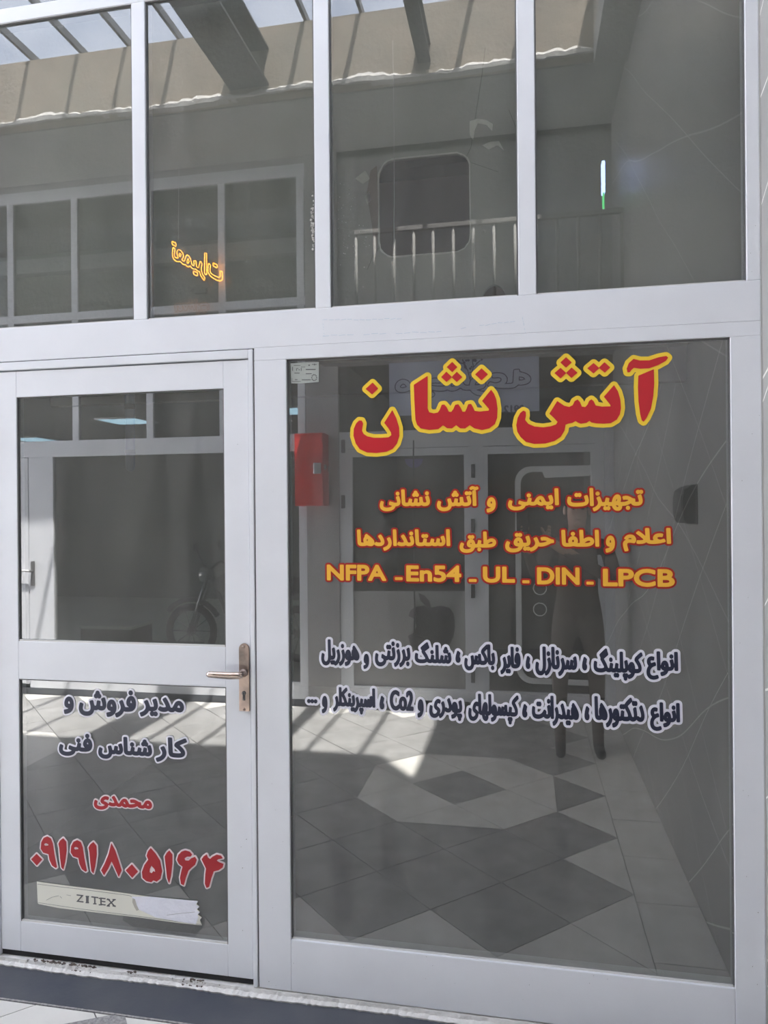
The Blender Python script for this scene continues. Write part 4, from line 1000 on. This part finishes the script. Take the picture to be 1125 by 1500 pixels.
line('standards_lettering', 'amber line of Latin capitals with dashes between them', [('NFPA', 479, 566, 827, 850.5, 0), ('-', 578.5, 590, 845.3, 849.8, 0), ('En54', 595.2, 675.8, 828, 852.4, 0), ('-', 686.7, 698.3, 848, 852.4, 0), ('UL', 707.3, 754.4, 829.9, 853.7, 0), ('-', 765, 775.6, 849.8, 854.4, 0), ('DIN', 786.6, 849, 831, 856.3, 0), ('-', 858.8, 869.7, 851.8, 856.3, 0), ('LPCB', 883, 988.3, 833, 859.5, 0)], M['amber'], M['crimson'], .0030, .0058)
line('product_lettering', 'upper of the two navy lines with white border on the window', [('هوزریل', 470.7, 526.7, 936.7, 975.3, 1), ('و', 532.5, 540.8, 957.5, 979.9, 1), ('برزنتی', 549.3, 601.3, 939.3, 976.7, 1), ('شلنگ', 607.5, 661.3, 940.7, 971.9, 1), ('،', 667.2, 674.7, 953, 970.8, 1), ('باکس', 680, 725.3, 943.3, 982.5, 1), ('فایر', 732.8, 762.7, 947, 988, 1), ('،', 769.9, 776.8, 960.7, 979.9, 1), ('سرنازل', 784, 845.3, 947.3, 990, 1), ('،', 852.5, 860, 962, 982, 1), ('کوپلینگ', 869.3, 941.3, 950, 996.7, 1), ('انواع', 946.7, 993.3, 954, 995.9, 1)], M['navy'], M['lilac'], .0033, .0078)
line('product_lettering', 'lower of the two navy lines with white border on the window', [('...', 450, 465.3, 1023.8, 1030, 0), ('و', 471.5, 480, 1019, 1044.7, 1), ('اسپرینکلر', 488, 550, 1007, 1046, 1), ('،', 556, 563.2, 1019, 1039, 1), ('Co2', 571, 606, 1010.8, 1041, 0), ('و', 611.5, 620.8, 1024, 1051, 1), ('پودری', 628.8, 677.3, 1022, 1055, 1), ('کپسولهای', 685.9, 760, 1016.7, 1060, 1), ('،', 764.8, 772.5, 1031, 1051, 1), ('هیدرانت', 779, 848, 1019, 1063, 1), ('،', 856, 863.5, 1034, 1055, 1), ('دتکتورها', 870.7, 944, 1020.7, 1066, 1), ('انواع', 952, 996, 1028.7, 1071, 1)], M['navy'], M['lilac'], .0033, .0078)
line('job_title_lettering', 'top navy line with white border on the lower door glass', [('و', 94, 108.6, 1020, 1045.9, 1), ('فروش', 115.9, 199.7, 1009.6, 1050, 1), ('مدیر', 205, 270, 1021, 1051, 1)], M['navy'], M['lilac'], .0042, .0062)
line('job_title_lettering', 'second navy line with white border on the lower door glass', [('فنی', 86.7, 135.7, 1073.6, 1107.7, 1), ('شناس', 144.3, 223.2, 1079, 1113, 1), ('کار', 228.5, 274.4, 1080, 1117, 1)], M['navy'], M['lilac'], .0042, .0062)
line('name_lettering', 'short red word with pale border in the middle of the lower door glass', [('محمدی', 137.9, 223.2, 1166.4, 1188.2, 1)], M['cherry'], M['pinkwhite'], .0034, .0050)
def phonenumber():
    D_ = []
    D_.append([[(85, 178), (113, 206), (86, 236), (58, 205)]])
    nine = [[(140, 88), (158, 98), (168, 125), (176, 180), (189, 245), (183, 249), (165, 236), (152, 208), (147, 178), (120, 170), (107, 150), (110, 118), (122, 96)], [(135, 121), (147, 127), (146, 135), (130, 137), (122, 131), (126, 123)]]
    D_.append(nine); D_.append([[(222, 97), (237, 115), (239, 160), (231, 220), (222, 256), (213, 246), (207, 200), (203, 150), (198, 125), (206, 110)]])
    D_.append([[(x + 154, y + 19) for x, y in l] for l in nine]); D_.append([[(x + 155, y + 20) for x, y in D_[2][0]]])
    D_.append([[(470, 124), (488, 158), (507, 215), (522, 262), (508, 294), (492, 258), (471, 213), (452, 254), (432, 286), (418, 262), (438, 225), (457, 178)]])
    D_.append([[(575, 232), (606, 268), (577, 299), (545, 262)]])
    D_.append([[(672, 148), (697, 176), (720, 213), (730, 265), (722, 304), (703, 319), (686, 312), (675, 322), (650, 317), (631, 300), (628, 270), (641, 235), (661, 207), (652, 187), (659, 165)], [(676, 236), (694, 256), (697, 272), (686, 267), (678, 278), (665, 272), (667, 253)]])
    D_.append([[(768, 161), (783, 180), (783, 225), (776, 290), (767, 326), (757, 300), (752, 250), (745, 192), (756, 172)]])
    D_.append([[(850, 160), (872, 166), (884, 180), (878, 190), (858, 190), (845, 200), (850, 212), (868, 213), (882, 200), (900, 193), (908, 208), (900, 232), (882, 247), (866, 262), (852, 300), (842, 338), (829, 331), (824, 300), (832, 262), (838, 243), (818, 228), (808, 208), (816, 182), (832, 166)]])
    D_.append([[(960, 181), (966, 196), (978, 205), (990, 193), (1012, 182), (1034, 187), (1042, 199), (1020, 203), (1010, 212), (1026, 222), (1046, 229), (1042, 246), (1022, 260), (996, 266), (984, 300), (972, 346), (960, 351), (952, 330), (954, 285), (958, 252), (945, 226), (935, 205), (946, 190)]])
    root = empty('phone_number_lettering', (-1.4, .011, .4), label='large red digits with pale border on the lower door glass', cat='sign lettering')
    allp = []
    for d in D_:
        L = [crop2px(p, 30, 1200, 3.516) for p in d]
        if len(L) == 2:      # a hole turns the other way round
            def ar(p): return sum(p[i][0] * p[(i + 1) % len(p)][1] - p[(i + 1) % len(p)][0] * p[i][1] for i in range(len(p)))
            if ar(L[0]) * ar(L[1]) > 0: L[1] = L[1][::-1]
        L = [l if True else l for l in L]; allp.append(L)
        fillpolys('digit', grow(L, .0008, .0010, .00025), .0088, M['cherry'], root)
    for L in allp:
        fillpolys('border', grow(L[:1], .0062, .0012, .0003), .0100 + .00006 * allp.index(L), M['pinkwhite'], root)
phonenumber()
# ---- paper tape with the maker's name printed on it
def tape():
    f = lambda a: crop2px(a, 30, 1200, 3.516)
    root = empty('paper_tape', (-1.4, .011, .25), label='cream paper tape strip with dark capitals stuck below the phone number', cat='tape')
    fillpolys('tape_strip', [f([(85, 320), (250, 342), (450, 367), (660, 397), (780, 408), (915, 420), (908, 437), (922, 447), (910, 462), (924, 475), (915, 490), (935, 505), (925, 517), (936, 546), (800, 532), (600, 504), (400, 481), (200, 457), (95, 436), (90, 430)])], .0098, M['paper'], root)
    fillpolys('torn_layer', [f([(575, 398), (660, 396), (780, 408), (916, 419), (906, 437), (922, 450), (909, 464), (925, 478), (912, 492), (918, 500), (905, 540), (830, 528), (700, 505), (625, 470), (605, 462), (590, 430)])], .0088, M['peel'], root)
    bm = bmesh.new()
    for pts in ([(90, 333), (300, 358), (560, 391), (575, 398)], [(92, 428), (300, 459), (600, 497), (800, 524), (930, 541)]):
        P = f(pts); addtube(bm, [(x, .0090, z) for x, z in P], .0006, 4)
    for pts in ([(135, 415), (165, 400), (200, 392)], [(205, 395), (215, 405)], [(240, 388), (262, 392)], [(755, 492), (830, 483), (900, 476)]):
        P = f(pts); addtube(bm, [(x, .0086, z) for x, z in P], .0005, 4)
    tag(bmo('printed_rule', bm, M['inkgrey'], root), kind='stuff')
    fillpolys('stain', [f([(580, 405), (592, 410), (600, 440), (612, 465), (600, 470), (588, 450), (578, 425)])], .0084, mat('tape_stain', (.5, .48, .42), .7), root)
    L = []
    for ch, a, b, c, d in (('Z', 290, 326, 388, 425), ('I', 340, 352, 394, 430), ('T', 367, 402, 398, 436), ('E', 413, 440, 404, 441), ('X', 446, 492, 410, 447)):
        g = glyphs(ch, False); xs = [p[0] for l in g for p in l]; ys = [p[1] for l in g for p in l]
        q = []
        for l in g:
            q.append(f([(a + (p[0] - min(xs)) / (max(xs) - min(xs)) * (b - a) - 0, d - (p[1] - min(ys)) / (max(ys) - min(ys)) * (d - c) + 0.12 * ((p[0] - min(xs)) / (max(xs) - min(xs)) - .5) * (b - a)) for p in l]))
        # slab serifs
        if ch in 'ITEX':
            for xx in ([a] if ch == 'E' else [(a + b) / 2] if ch in 'IT' else [a + 8, b - 8]):
                for yy in ((d - 2,) if ch == 'T' else (c + 2, d - 2)):
                    q.append(f([(xx - 8, yy - 2.2), (xx - 8, yy + 2.2), (xx + 8, yy + 2.8), (xx + 8, yy - 1.6)]))
        for l in grow(q, .0004, .0006, .00015) and [grow(q, .0004, .0006, .00015)]:
            fillpolys('letter', l, .0089, M['inkgrey'], root)
tape()
# ---- small permit sticker in the corner of the big window
def sticker():
    f = lambda a: crop2px(a, 420, 520, 18.75)
    root = empty('permit_sticker', (-.76, .011, 2.1), label='small pale printed sticker in the top left corner of the big window', cat='sticker')
    fillpolys('backing', [f([(110, 230), (400, 210), (700, 200), (885, 195), (885, 745), (640, 765), (400, 785), (130, 780)])], .0098, mat('sticker_green_grey', (.42, .45, .42), .6), root)
    ink = []
    cxx, cyy_ = 760, 625
    for k in range(10):
        a = k * math.pi / 5; c0 = (cxx + 66 * math.cos(a), cyy_ + 82 * math.sin(a)); ink.append([(c0[0] + 17 * math.cos(t), c0[1] + 20 * math.sin(t)) for t in (0, 1, 2, 3, 4, 5)])
    for a, b, c, d in ((530, 800, 390, 412), (530, 690, 505, 525), (420, 665, 675, 695), (150, 160, 640, 730), (150, 390, 725, 738), (200, 380, 285, 298), (155, 175, 330, 440), (395, 412, 360, 440), (265, 282, 370, 440), (282, 325, 368, 384), (335, 360, 395, 425), (230, 300, 670, 690), (600, 640, 270, 300), (700, 830, 255, 272), (760, 780, 240, 290), (215, 360, 490, 510), (410, 425, 315, 350), (450, 465, 315, 350), (490, 505, 315, 350)):
        ink.append([(a, c), (b, c), (b, d), (a, d)])
    g = [f(p) for p in ink]
    for l in g: pass
    o = fillpolys('print', [l for l in g], .0088, M['inkgrey'], root)
sticker()

#@@END
